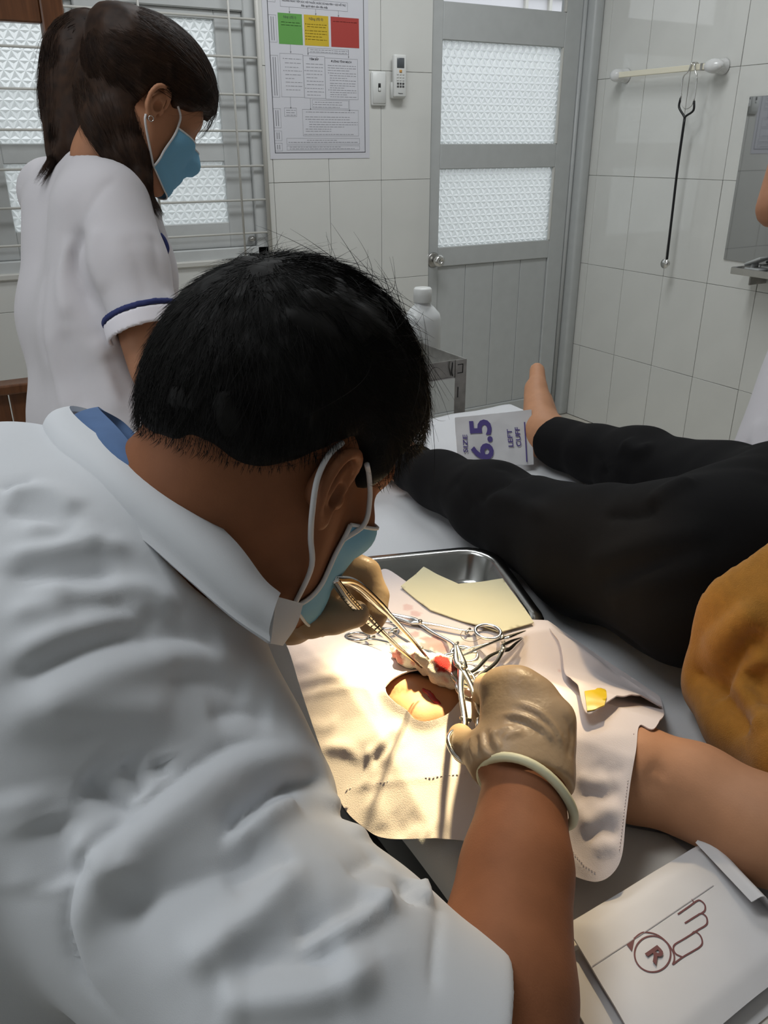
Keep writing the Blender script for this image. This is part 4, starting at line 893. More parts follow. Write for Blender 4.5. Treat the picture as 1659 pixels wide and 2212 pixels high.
def lay(s, px, py, px2, py2, size, bold, parent):
    a = pp(px, py); b = pp(px2, py2); rd = unit(b-a); upv = unit(np.cross(sn, rd)); R = basis(rd, upv, sn); VF = text(s, size, R, a, 0.0003, bold)
    ext = ((VF[0]-a)@rd).max(); k = np.linalg.norm(b-a)/ext; Vv = a+((VF[0]-a)@rd)[:, None]*k*rd+((VF[0]-a)@upv)[:, None]*upv+((VF[0]-a)@sn)[:, None]*sn
    obj('printed_lettering', (Vv, VF[1]), M_INKP, parent, smooth=False)
lay('SIZE', 1010, 979, 1008, 940, 0.0115, 0.012, PK3); lay('6.5', 1065, 995, 1057, 907, 0.054, 0.028, PK3); lay('LEFT', 1108, 967, 1104, 928, 0.0125, 0.015, PK3); lay('CUFF', 1125, 966, 1121, 924, 0.0125, 0.015, PK3)
obj('printed_bar', ribbon(np.array([pp(1132, 913), pp(1135, 960), pp(1137, 999)]), 0.0022, sn, 0.0), M_INKP, PK3, smooth=False)
# ------------------------------------------------------------------ people: shared parts
def fast_mesh(name, V, Q, m):
    """all-quad mesh from arrays"""
    V = np.asarray(V, dtype=np.float32); Q = np.asarray(Q, dtype=np.int32); me = bpy.data.meshes.new(name)
    me.vertices.add(len(V)); me.vertices.foreach_set('co', V.ravel()); me.loops.add(Q.size); me.loops.foreach_set('vertex_index', Q.ravel())
    me.polygons.add(len(Q)); me.polygons.foreach_set('loop_start', np.arange(0, Q.size, 4, dtype=np.int32)); me.update(calc_edges=True); me.validate()
    me.polygons.foreach_set('use_smooth', np.ones(len(me.polygons), dtype=bool)); me.materials.append(m); return me
def strand_geo(P, r0, r1=0.15):
    """P (n,m,3): strands as thin three-sided tapering tubes"""
    n, m, _ = P.shape; T = np.gradient(P, axis=1); T /= np.maximum(np.linalg.norm(T, axis=2, keepdims=True), 1e-9)
    ref = np.tile(np.array((0.31, 0.52, 0.79)), (n, m, 1)); A = np.cross(T, ref); A /= np.maximum(np.linalg.norm(A, axis=2, keepdims=True), 1e-9); Bn = np.cross(T, A)
    tap = np.linspace(1, r1, m)[None, :, None]*np.broadcast_to(np.asarray(r0), (n,))[:, None, None]
    V = np.stack([P+tap*(A*math.cos(a)+Bn*math.sin(a)) for a in (0, 2.0944, 4.18879)], 2)
    i, j, k = np.meshgrid(np.arange(n), np.arange(m-1), np.arange(3), indexing='ij'); k2 = (k+1) % 3; vid = lambda i, j, k: (i*m+j)*3+k
    Q = np.stack([vid(i, j, k), vid(i, j, k2), vid(i, j+1, k2), vid(i, j+1, k)], -1).reshape(-1, 4)
    return V.reshape(-1, 3), Q
def hair_obj(name, P, r, m, parent):
    V, Q = strand_geo(P, r); o = _link(name, fast_mesh(name, V-wloc(parent), Q, m), parent); o['kind'] = 'stuff'; return o
class Head:
    def __init__(s, c, yaw, pitch, roll=0, scale=1.0, female=False):
        a, p, r = (math.radians(x) for x in (yaw, pitch, roll))
        s.F = np.array([math.cos(a)*math.cos(p), math.sin(a)*math.cos(p), -math.sin(p)]); L = np.array([-math.sin(a), math.cos(a), 0]); U_ = np.cross(s.F, L)
        s.L = L*math.cos(r)+U_*math.sin(r); s.U = np.cross(s.F, s.L); s.c = np.asarray(c); s.k = scale; s.R = basis(s.F, s.L, s.U); s.female = female
    def loc(s, P): return (((P-s.c)@s.R)/s.k).astype(np.float32)
    def w(s, *p): return s.c+s.k*(np.asarray(p, dtype=float)@s.R.T)
    def wp(s, A): return s.c+s.k*(np.asarray(A, dtype=float)@s.R.T)
    def fl(s, q):
        """face and skull, local coordinates: x to the face, y to the left ear, z to the crown, origin between the ears"""
        d = ell(q, (-0.006, 0, 0.048), (0.099, 0.076, 0.086))
        d = smin(d, ell(q, (0.038, 0, -0.028), (0.060, 0.060, 0.080)), 0.03)
        m = q*np.array((1, 0, 1), dtype=np.float32)+np.abs(q)*np.array((0, 1, 0), dtype=np.float32)
        d = smin(d, chain(m, [((0.010, 0.058, -0.015), 0.014), ((0.022, 0.052, -0.062), 0.015), ((0.078, 0.012, -0.098), 0.018)]), 0.028)
        d = smin(d, ell(m, (0.060, 0.044, -0.018), (0.026, 0.022, 0.022)), 0.02)
        d = smin(d, cap(m, (0.088, 0.012, 0.030), (0.074, 0.046, 0.030), 0.013), 0.018)
        d = smax(d, -ell(m, (0.104, 0.033, 0.006), (0.020, 0.020, 0.013)), 0.012)
        d = smin(d, ell(m, (0.079, 0.033, 0.006), (0.0125, 0.014, 0.0125)), 0.003)
        d = smin(d, cap(q, (0.094, 0, 0.018), (0.116, 0, -0.028), 0.008, 0.0115), 0.012)
        d = smin(d, ell(m, (0.103, 0.011, -0.032), (0.012, 0.010, 0.009)), 0.006)
        d = smin(d, cap(m, (0.099, 0, -0.060), (0.090, 0.020, -0.061), 0.0075, 0.004), 0.006)
        d = smin(d, cap(m, (0.097, 0, -0.071), (0.090, 0.017, -0.070), 0.008, 0.004), 0.006)
        return d
    def f(s, P):
        q = s.loc(P); d0 = np.sqrt(np.einsum('ij,ij->i', q, q)); m = d0 < 0.24; out = d0-0.15
        if m.any(): out[m] = s.fl(q[m])
        return out*s.k
    def ear(s, side):
        """outer ear in fine detail; side -1 right, +1 left"""
        y = 0.0745
        hel = [(0.010, y-0.004, -0.004), (0.014, y, 0.010), (0.009, y+0.008, 0.026), (-0.004, y+0.014, 0.032), (-0.018, y+0.017, 0.024), (-0.023, y+0.016, 0.006), (-0.018, y+0.012, -0.012), (-0.010, y+0.008, -0.022)]
        anti = [(-0.004, y+0.008, 0.018), (-0.011, y+0.010, 0.008), (-0.010, y+0.009, -0.006), (-0.003, y+0.007, -0.014)]
        HS = spline(hel, 22); AS = spline(anti, 10)
        def fe(q):
            d = chain(q, [(p, 0.0042-0.0008*abs(i/21-0.4)) for i, p in enumerate(HS)], 0.002)
            d = smin(d, chain(q, [(p, 0.0034) for p in AS], 0.002), 0.004)
            d = smin(d, ell(q, (-0.006, y+0.004, 0.004), (0.016, 0.0055, 0.027), rotm('Z', 20)), 0.004)
            d = smin(d, ell(q, (-0.003, y+0.006, -0.024), (0.0085, 0.0048, 0.009)), 0.006)
            d = smin(d, ell(q, (0.010, y+0.002, -0.006), (0.005, 0.006, 0.008)), 0.004)
            d = smin(d, cap(q, (-0.004, y-0.012, -0.006), (-0.008, y+0.002, 0.0), 0.014, 0.012), 0.006)
            d = smax(d, -ell(q, (-0.001, y+0.012, -0.003), (0.0085, 0.010, 0.010)), 0.004)
            return d
        V, F_ = sdf_mesh(fe, (-0.04, y-0.03, -0.045), (0.03, y+0.04, 0.05), 0.0013, 2)
        V = V*np.array((1, side, 1))
        if side < 0: F_ = [f[::-1] for f in F_]
        return s.wp((V-np.array((-0.004, side*0.074, 0)))*0.9+np.array((-0.004, side*0.074, 0))), F_
    def cast(s, th, z, off, x0=0.015):
        """points on the face at turning angles th (degrees, + towards the left) and heights z, lifted by off"""
        a = np.radians(th); dr = np.stack([np.cos(a), np.sin(a), np.zeros_like(a)], -1); o_ = np.stack([np.full_like(z, x0), np.zeros_like(z), z], -1); t = np.full(len(z), 0.2)
        for _ in range(40): t = t-(s.fl((o_+dr*t[:, None]).astype(np.float32))-off)*0.8
        return o_+dr*t[:, None]
    def mask(s, zt, zb, thm, parent, m_out, name='face_mask', off=0.004, pleats=3, bulge=0.004):
        """pleated surgical mask fitted to the face; zt/zb give top and bottom height from the middle (0) to the sides (1)"""
        n = 34; k = 19; v, u = np.meshgrid(np.linspace(0, 1, k), np.linspace(-1, 1, n), indexing='ij'); v = v.ravel(); u = u.ravel(); a = np.abs(u)
        z = (zt[0]+(zt[1]-zt[0])*a**1.3)*(1-v)+(zb[0]+(zb[1]-zb[0])*a**1.3)*v
        pl = 0.0018*(1-a**4)*np.abs(np.sin(v*math.pi*pleats))+bulge*(1-a*a)*np.sin(v*math.pi)
        rows = list(s.wp(s.cast(u*thm, z, off+pl+0.006*np.maximum(0, v-0.8)*(1-a))).reshape(k, n, 3))
        V, F_ = loft(rows); N = normals(V, F_)
        if (N*(V-s.c)).sum(1).mean() < 0: F_ = [f[::-1] for f in F_]
        o = obj(name, solid((V, [tuple(f) for f in F_]), 0.0012), m_out, parent)
        ed = mat('mask_white_edge', (0.74, 0.74, 0.75), rough=0.8)
        R_ = np.array(rows)
        for sd in (0, -1): obj('edge_binding', tube(R_[:, sd], 0.0019, 6), ed, o)
        obj('edge_binding', tube(R_[0], 0.0015, 6), ed, o); obj('edge_binding', tube(R_[-1], 0.0013, 6), ed, o)
        return o, R_
M_SKIND = mat('tan_skin', (0.255, 0.103, 0.050), rough=0.6, spec=0.18, var=0.07, vscale=45, bump=0.10, bscale=700)
M_SKINN = mat('light_tan_skin', (0.43, 0.205, 0.115), rough=0.55, spec=0.25, var=0.05, vscale=40)
M_SKINP = mat('pale_tan_skin', (0.55, 0.275, 0.150), rough=0.55, spec=0.25, var=0.06, vscale=40, bump=0.06, bscale=600)
M_HAIRK = mat('black_hair', (0.006, 0.0055, 0.005), rough=0.62, spec=0.22)
M_HAIRB = mat('dark_brown_hair', (0.016, 0.0075, 0.0045), rough=0.58, spec=0.25, col2=(0.040, 0.019, 0.010), vscale=60, stretch=(1, 1, 1))
M_COAT = mat('white_cotton_coat', (0.66, 0.68, 0.71), rough=0.8, sheen=0.15, bump=0.08, bscale=1500)
M_UNI = mat('white_nurse_uniform', (0.60, 0.575, 0.60), rough=0.8, sheen=0.15, bump=0.08, bscale=1500)
M_NAVY = mat('navy_trim', (0.025, 0.035, 0.14), rough=0.8)
M_SHIRTB = mat('blue_shirt_cotton', (0.085, 0.155, 0.31), rough=0.85, var=0.05, vscale=60)
M_MASK = mat('light_blue_mask', (0.22, 0.52, 0.76), rough=0.75, translucent=0.15, bump=0.1, bscale=1200)
M_STRAP = mat('white_elastic', (0.70, 0.69, 0.70), rough=0.85)
M_GLOVE = mat('cream_latex_glove', (0.60, 0.45, 0.295), rough=0.36, var=0.05, vscale=35, bump=0.15, bscale=260, translucent=0.42)
M_TROUS = mat('black_trouser_cloth', (0.0062, 0.0058, 0.0062), rough=0.85, spec=0.15, bump=0.1, bscale=1200)
M_SLACK = mat('charcoal_trousers', (0.022, 0.023, 0.026), rough=0.85)
M_SHOE = mat('dark_shoe', (0.02, 0.018, 0.016), rough=0.5)
def bounds(pts, pad): p = np.array(pts); return p.min(0)-pad, p.max(0)+pad
# ------------------------------------------------------------------ doctor, seated, leaning over the drape
DOC = thing('person', 'person in white short sleeved coat and blue mask bending over the drape with gloved hands', 'person', (-0.15, 0.5, 0.0))
dh = Head((0, 0, 0), 17, 33); _e = ad(708, 1055, 0.565); dh.c = _e+dh.L*0.072
NB = ad(372, 1115, 0.605); RS = ad(310, 1860, 0.52); LS = ad(25, 1110, 0.72); EL = ad(1062, 2470, 0.455); WR = ad(1133, 1690, 0.615)
LEL = np.array((0.16, 0.80, 0.86)); LW = ad(618, 1262, 0.715)
PV = np.array((-0.27, 0.50, 0.52)); UT = np.array((0.030, 0.575, 1.005))
# right hand on the needle holder
RH = dict(i=[ad(1078, 1490, .660), ad(1052, 1484, .698), ad(1043, 1518, .712), ad(1040, 1546, .708)], m=[ad(1118, 1484, .656), ad(1108, 1480, .698), ad(1085, 1532, .712), ad(1074, 1566, .694)],
          r=[ad(1160, 1508, .648), ad(1150, 1508, .690), ad(1112, 1566, .694), ad(1092, 1590, .674)], l=[ad(1198, 1554, .634), ad(1188, 1560, .670), ad(1150, 1606, .672), ad(1126, 1614, .652)],
          t=[ad(1082, 1640, .617), ad(1043, 1625, .630), ad(1008, 1614, .650), ad(994, 1590, .668)])
def hand_f(P, H, W, wn, g=0.0):
    d0 = np.sqrt(((P-np.asarray(W, dtype=np.float32))**2).sum(1)); m = d0 < 0.28; out = d0-0.17
    if m.any(): out[m] = hand_g(P[m], H, W, wn, g)
    return out
def hand_g(P, H, W, wn, g=0.0):
    rs = dict(i=(.0135, .0110, .0096, .0085), m=(.0138, .0112, .0098, .0085), r=(.0135, .0108, .0094, .0082), l=(.0128, .0098, .0086, .0076), t=(.0165, .0140, .0122, .0098))
    d = None
    for k in 'imrl':
        e = cap(P, W+wn*{'i': -1, 'm': -0.35, 'r': 0.35, 'l': 1}[k]*0.016, H[k][0], .017, rs[k][0]+.002); d = e if d is None else smin(d, e, 0.016)
    d = smin(d, cap(P, W, H['t'][0], .020, .019), 0.018)
    for k in 'imrlt':
        fg = chain(P, list(zip(H[k], rs[k])), 0.003); d = smin(d, fg, 0.006 if k != 't' else 0.010)
    return d-g
wn_r = unit(RH['l'][0]-RH['i'][0])
LHd = dict(i=[ad(728, 1212, .705), ad(792, 1238, .706), ad(812, 1288, .700), ad(812, 1330, .688)], m=[ad(712, 1236, .722), ad(782, 1272, .726), ad(808, 1325, .712), ad(800, 1346, .696)],
           r=[ad(690, 1258, .732), ad(742, 1300, .742), ad(735, 1338, .730), ad(700, 1345, .715)], l=[ad(668, 1278, .738), ad(705, 1322, .748), ad(690, 1352, .735), ad(665, 1350, .722)],
           t=[ad(628, 1338, .690), ad(672, 1338, .668), ad(722, 1334, .660), ad(768, 1326, .657)])
wn_l = unit(LHd['l'][0]-LHd['i'][0])
def arm_r(P): return smin(chain(P, [(RS, .050), (EL, .044)]), chain(P, [(EL, .045), (EL+(WR-EL)*.35-CR*.004, .0475), (EL+(WR-EL)*.7, .038), (WR, .0305)], 0.01), 0.02)
def doc_body(P):
    d = dh.f(P); d = smin(d, chain(P, [(dh.w(-0.030, 0, -0.02), .060), (NB, .058), (NB*.4+UT*.6, .05), (UT-np.array((0.02, 0, .04)), .05)], 0.02), 0.03)
    d = smin(d, cap(P, dh.w(0.0, 0, -0.055), NB+np.array((0.03, 0, -0.015)), .045, .05), 0.03)
    d = smin(d, chain(P, [(RS, .05), (UT-np.array((0.01, 0, .03)), .06), (LS, .05)]), 0.05); d = smin(d, cap(P, UT, PV, .09, .11), 0.05)
    d = smin(d, arm_r(P), 0.03); d = smin(d, chain(P, [(LS, .05), (LEL, .042), (LW, .030)]), 0.02)
    d = np.minimum(d, hand_f(P, RH, WR, wn_r, -0.0015)); d = np.minimum(d, hand_f(P, LHd, LW, wn_l, -0.0015))
    for s_ in (-1, 1): d = smin(d, chain(P, [(PV+(0.02, s_*0.09, -0.02), .08), ((0.12, 0.5+s_*0.13, 0.50), .06), ((0.10, 0.5+s_*0.14, 0.08), .045), ((0.24, 0.5+s_*0.15, 0.04), .035)]), 0.03)
    return d
lo, hi = bounds([RS, LS, PV, EL, WR, dh.w(0, 0, 0.14), (0.27, 0.3, 0.0), RH['i'][2], (0.2, 0.7, 0.0)], 0.13)
body = sdf_mesh(doc_body, lo, hi, 0.0040, 2)
obj('body', join(body, dh.ear(-1), dh.ear(1)), M_SKIND, DOC)
# gloves with rolled cuffs
for nm, H, W, wn, ar in (('glove', RH, WR, wn_r, unit(WR-EL)), ('glove', LHd, LW, wn_l, unit(LW-LEL))):
    fn = lambda P, H=H, W=W, wn=wn, ar=ar: smax(smin(hand_f(P, H, W, wn, 0.0006 if H is RH else 0.0016), cap(P, W-ar*0.03, W+ar*0.03, 0.0335, 0.030), 0.02)+0.0005*vnoise(P, 90, 2).astype(np.float32), -((P-(W-ar*0.002)).astype(np.float32)@ar.astype(np.float32)), 0.002)
    lo, hi = bounds([p for k in H.values() for p in k]+[W], 0.035); GV, GF = sdf_mesh(fn, lo, hi, 0.0022, 2)
    if H is RH: GV = creases(GV, GF, [([(1040, 1580), (1042, 1610), (1055, 1640)], .0022, .0022), ([(1030, 1585), (1030, 1612), (1040, 1640)], -.0022, .0020), ([(1020, 1588), (1018, 1615), (1026, 1640)], .002, .0022), ([(1050, 1575), (1054, 1600), (1066, 1630)], -.002, .002), ([(1062, 1570), (1066, 1592), (1080, 1622)], .0018, .0022),
        ([(1110, 1517), (1160, 1535), (1200, 1575), (1218, 1620)], .0022, .0022), ([(1078, 1546), (1120, 1546), (1170, 1570), (1205, 1610)], .0024, .0024), ([(1090, 1555), (1140, 1565), (1180, 1595)], -.0016, .003), ([(1060, 1590), (1090, 1575), (1112, 1572)], .002, .0025), ([(1085, 1592), (1120, 1582), (1132, 1580)], .002, .003), ([(1215, 1540), (1235, 1590), (1225, 1640)], -.0015, .003)])
    g = obj(nm, (GV, GF), M_GLOVE, DOC)
    a = unit(np.cross(ar, CF)); b = np.cross(ar, a); rp = []
    for t in np.linspace(0, 2*math.pi, 44, endpoint=False):
        dr = a*math.cos(t)+b*math.sin(t); sr = 0.5+0.5*float(dr@CR); rp.append(W-ar*(0.000+0.022*sr*sr)+dr*(0.0345+0.002*math.sin(2*t)+0.004*sr))
    obj('rolled_cuff', tube(rp, 0.0037, 8, closed=True), mat('pale_rolled_latex', (0.68, 0.66, 0.46), rough=0.5), g)
# needle holder in the right hand
clamp('needle_holder', 'steel needle holder gripped by the gloved right hand with its tip above the wound', None, ad(985, 1392, 0.765), ad(1000, 1612, 0.652), ad(1062, 1578, 0.682), 0.14, jaw=0.30, rr=0.0135, th=1.45)
# hair
HC, HR = np.array((0.007, 0, 0.045)), np.array((0.118, 0.0925, 0.113))
HX = [-.14, -.126, -.098, -.058, -.033, -.021, 0, .014, .028, .038, .050, .062, .080, .100, .13]; HZ = [-.020, -.020, -.019, -.012, .006, .024, .040, .034, .012, .008, .030, .042, .052, .050, .045]
def hair_cut(q):
    side = np.clip((np.abs(q[:, 1])-0.03)/0.03, 0, 1); hz = np.interp(q[:, 0], HX, HZ); return (hz-q[:, 2]).astype(np.float32)
def doc_hair(P):
    q = dh.loc(P); d = ell(q, HC, HR)+0.004*vnoise(q*np.array((0.6, 1, 1)), 38, 3).astype(np.float32)+0.0025*vnoise(q, 90, 4).astype(np.float32)
    d = smin(d, ell(q, (0.058, 0, 0.092), (0.040, 0.060, 0.030)), 0.02)
    d = smax(d, hair_cut(q)*0.55, 0.022); return d
lo, hi = bounds([dh.w(*p) for p in ((.15, .12, .2), (-.15, .12, .2), (.15, -.12, .2), (-.15, -.12, .2), (.15, .12, -.06), (-.15, .12, -.06), (.15, -.12, -.06), (-.15, -.12, -.06))], 0.0)
HV, HF = sdf_mesh(doc_hair, lo, hi, 0.0032, 1)
hairb = obj('hair', (HV, HF), M_HAIRK, DOC)
def hug(q0, dirs, seglen, m, lift, C0, R0, curl=0.0, seed=0):
    """strands that follow an ellipsoid: q0 (n,3) roots, dirs (n,3)"""
    r_ = np.random.default_rng(seed); n = len(q0); P = np.zeros((n, m, 3)); p = q0.copy(); d = dirs.copy(); k0 = np.linalg.norm((q0-C0)/R0, axis=1)
    wv = r_.normal(size=(n, 3))*curl
    for i in range(m):
        P[:, i] = p; g = (p-C0)/(R0*R0); g /= np.linalg.norm(g, axis=1, keepdims=True); d = d+wv; d = d-g*(d*g).sum(1, keepdims=True); d /= np.maximum(np.linalg.norm(d, axis=1, keepdims=True), 1e-6)
        p = p+d*seglen[:, None]; t = (p-C0)/R0; kk = np.linalg.norm(t, axis=1, keepdims=True); tgt = (k0+lift*((i+1)/m)**1.5)[:, None]; p = C0+t/kk*tgt*R0
    return P
def scalp(n, seed, zmin=0.0):
    r_ = np.random.default_rng(seed); v = r_.normal(size=(n*3, 3)); v /= np.linalg.norm(v, axis=1, keepdims=True); q = HC+v*HR; ok = hair_cut(q) < -0.004; return q[ok][:n]
q0 = scalp(9000, 5); whorl = np.array((-0.075, -0.012, 0.135)); fl_ = q0-whorl; fl_ = fl_/np.linalg.norm(fl_, axis=1, keepdims=True); fl_ += np.c_[np.full(len(q0), .35), np.zeros(len(q0)), np.where(q0[:, 2] < .05, -.8, 0)]
r_ = np.random.default_rng(3); fl_ += r_.normal(size=fl_.shape)*0.22
PS = hug(HC+(q0-HC)*1.006, fl_, r_.uniform(.0035, .0065, len(q0))*np.clip((-hair_cut(q0)-0.002)/0.045, 0.06, 1), 7, r_.uniform(0.0, 0.07, len(q0)), HC, HR, 0.06, 8)
hair_obj('hair_strands', dh.wp(PS.reshape(-1, 3)).reshape(PS.shape), 0.00026, M_HAIRK, hairb)
# long loose strands over the top and the fringe
q1 = scalp(3000, 11); q1 = q1[(q1[:, 2] > 0.095)][:420]; f1 = np.tile(np.array((1.0, -0.25, 0.1)), (len(q1), 1))+r_.normal(size=(len(q1), 3))*0.45
P1 = hug(q1, f1, r_.uniform(.003, .0065, len(q1)), 11, r_.uniform(0.02, 0.15, len(q1)), HC, HR, 0.10, 9)
hair_obj('loose_strands', dh.wp(P1.reshape(-1, 3)).reshape(P1.shape), 0.00022, M_HAIRK, hairb)
qw = q1[(q1[:, 0] > -0.02)][:110]; fw = np.tile(np.array((1.0, -0.5, 0.3)), (len(qw), 1))+r_.normal(size=(len(qw), 3))*0.6
Pw = hug(qw, fw, r_.uniform(.003, .006, len(qw)), 16, r_.uniform(0.10, 0.26, len(qw)), HC, HR, 0.30, 19)
hair_obj('wispy_strands', dh.wp(Pw.reshape(-1, 3)).reshape(Pw.shape), 0.00042, M_HAIRK, hairb)
# short bristle along the nape and sides
q2 = scalp(12000, 15); hb = hair_cut(q2); q2 = q2[(hb > -0.030)][:5200]; f2 = np.tile(np.array((-0.25, 0, -1.0)), (len(q2), 1))+r_.normal(size=(len(q2), 3))*0.35
f2[q2[:, 0] > 0.06] += np.array((0.8, -0.2, -0.3)); q2s = HC+(q2-HC)*np.where(q2[:, 0] > 0.05, 1.0, 0.985)[:, None]
P2 = hug(q2s, f2, r_.uniform(.0006, .0016, len(q2)), 6, r_.uniform(-0.13, -0.04, len(q2)), HC, HR, 0.08, 10)
hair_obj('nape_strands', dh.wp(P2.reshape(-1, 3)).reshape(P2.shape), 0.00015, M_HAIRK, hairb)
ey = [hug(np.c_[np.full(40, .099)+r_.normal(size=40)*.002, np.full(40, -0.022)+r_.normal(size=40)*.010, np.full(40, .036)+r_.normal(size=40)*.003], np.tile(np.array((.0, -1., .1)), (40, 1)), np.full(40, .0022), 5, np.full(40, .03), np.array((0, 0, 0.03)), np.array((.09, .07, .08)), .05, 21)]
hair_obj('eyebrow', dh.wp(ey[0].reshape(-1, 3)).reshape(ey[0].shape), 0.0003, M_HAIRK, hairb)
# mask with ear loops
mk, MR = dh.mask((-0.008, -0.018), (-0.112, -0.090), 72, DOC, M_MASK, pleats=3, off=0.0025, bulge=0.001)
for s_ in (0, -1):
    sd = -1 if s_ == 0 else 1; top = MR[0, s_]; bot = MR[-1, s_]; y = sd*0.082
    top = MR[3, s_]; loop_up = [top, dh.w(0.050, sd*0.073, -0.014), dh.w(0.042, sd*0.076, 0.004), dh.w(0.027, sd*0.080, 0.019), dh.w(0.015, sd*0.084, 0.026)]
    obj('ear_loop', tube(spline(loop_up, 26), 0.0020, 8), M_STRAP, mk)
    loop_dn = [dh.w(-0.016, sd*0.084, 0.032), dh.w(-0.026, sd*0.086, 0.020), dh.w(-0.0295, sd*0.088, 0.002), dh.w(-0.022, sd*0.088, -0.020), dh.w(-0.010, sd*0.084, -0.036), dh.w(0.006, sd*0.080, -0.056), bot]
    obj('ear_loop', tube(spline(loop_dn, 34), 0.0020, 8), M_STRAP, mk)
# trousers and shoes
def doc_trous(P):
    d = None
    for s_ in (-1, 1):
        e = chain(P, [(PV+(0.02, s_*0.09, -0.01), .105), ((0.12, 0.5+s_*0.13, 0.50), .082), ((0.11, 0.5+s_*0.14, 0.12), .062)], 0.02); d = e if d is None else smin(d, e, 0.03)
    return smax(smin(d, ell(P, PV, (0.13, 0.18, 0.13)), 0.04)+0.004*vnoise(P, 14, 7).astype(np.float32), np.float32(0.10)-P[:, 2], 0.01)
lo, hi = bounds([PV, (0.13, 0.36, 0.08), (0.13, 0.64, 0.55)], 0.2); obj('trousers', sdf_mesh(doc_trous, lo, hi, 0.010, 2), M_SLACK, DOC)
for s_ in (-1, 1):
    y = 0.5+s_*0.145; obj('shoe', sdf_mesh(lambda P, y=y: smax(smin(ell(P, (0.13, y, 0.045), (0.06, 0.045, 0.06)), ell(P, (0.23, y+s_*0.01, 0.03), (0.085, 0.047, 0.045)), 0.04), np.float32(0.001)-P[:, 2], 0.004), (0.04, y-0.09, -0.02), (0.36, y+0.09, 0.14), 0.007), M_SHOE, DOC)
ST_ = thing('stool', 'round swivel stool beneath the person in the short sleeved coat', 'stool', (-0.27, 0.5, 0))
obj('seat', lathe([(0.15, 0), (0.17, 0.01), (0.17, 0.045), (0.155, 0.055)], 28, (-0.27, 0.5, 0.33)), M_BLACK, ST_); obj('column', lathe([(0.025, 0), (0.025, 0.275)], 16, (-0.27, 0.5, 0.056)), M_STEELD, ST_); obj('base', lathe([(0.20, 0), (0.19, 0.025), (0.03, 0.055)], 28, (-0.27, 0.5, 0.0)), M_STEELD, ST_)
# coat
sax = unit(LS-RS)
CHEST = [(ad(330, 1330, .60), .048), (ad(390, 1470, .585), .049), (ad(470, 1600, .565), .053), (ad(555, 1740, .545), .056)]
def coat_core(P):
    d = chain(P, [(RS+sax*0.03, .080), (UT+np.array((0.0, 0, 0.0)), .098), (LS-sax*0.02, .075)], 0.03)
    d = smin(d, cap(P, UT-sax*0.07, PV-np.array((0.0, 0.07, 0)), .108, .15), 0.05); d = smin(d, cap(P, UT+sax*0.07, PV+np.array((0.0, 0.07, 0)), .10, .15), 0.05)
    d = smin(d, cap(P, UT+np.array((0.065, -0.04, -0.03)), PV+np.array((0.12, 0, 0.10)), .075, .10), 0.05)
    d = smin(d, cap(P, NB-np.array((0.02, 0.0, 0.03)), UT, .082, .10), 0.04)
    d = smin(d, chain(P, [(LS, .072), (LEL, .065)]), 0.04)
    d = smin(d, chain(P, CHEST, .03), 0.035)
    return d
sdir = unit(EL-RS); CUFF = RS+(EL-RS)*0.95
def sleeve(P): return chain(P, [(RS+sax*0.01, .090), (RS+(EL-RS)*0.5, .086), (EL+sdir*0.05, .086)], 0.02)
def coat_f(P):
    d = coat_core(P); s_ = smax(sleeve(P), ((P-CUFF).astype(np.float32)@unit(sdir+np.array((0.25, 0.1, 0.15))).astype(np.float32)), 0.004)
    s_ = smax(s_, -smax(cap(P, CUFF-sdir*0.10, EL+sdir*0.1, .055, .078), -((P-(CUFF-sdir*0.11)).astype(np.float32)@sdir.astype(np.float32)), 0.01), 0.004)
    d = smin(d, s_, 0.007)
    nk = cap(P, NB+(dh.c-NB)*0.05, dh.w(-0.02, 0, -0.03), .060, .10); d = smax(d, -nk, 0.006)
    return d+0.0022*vnoise(P, 11, 5).astype(np.float32)
lo, hi = bounds([RS, LS, PV, EL, NB, LEL], 0.17); lo[2] = 0.35
CV, CFc = sdf_mesh(coat_f, lo, hi, 0.0034, 1)
Zc = lambda pts: [(x*0.638, 800+y*0.638) for x, y in pts]
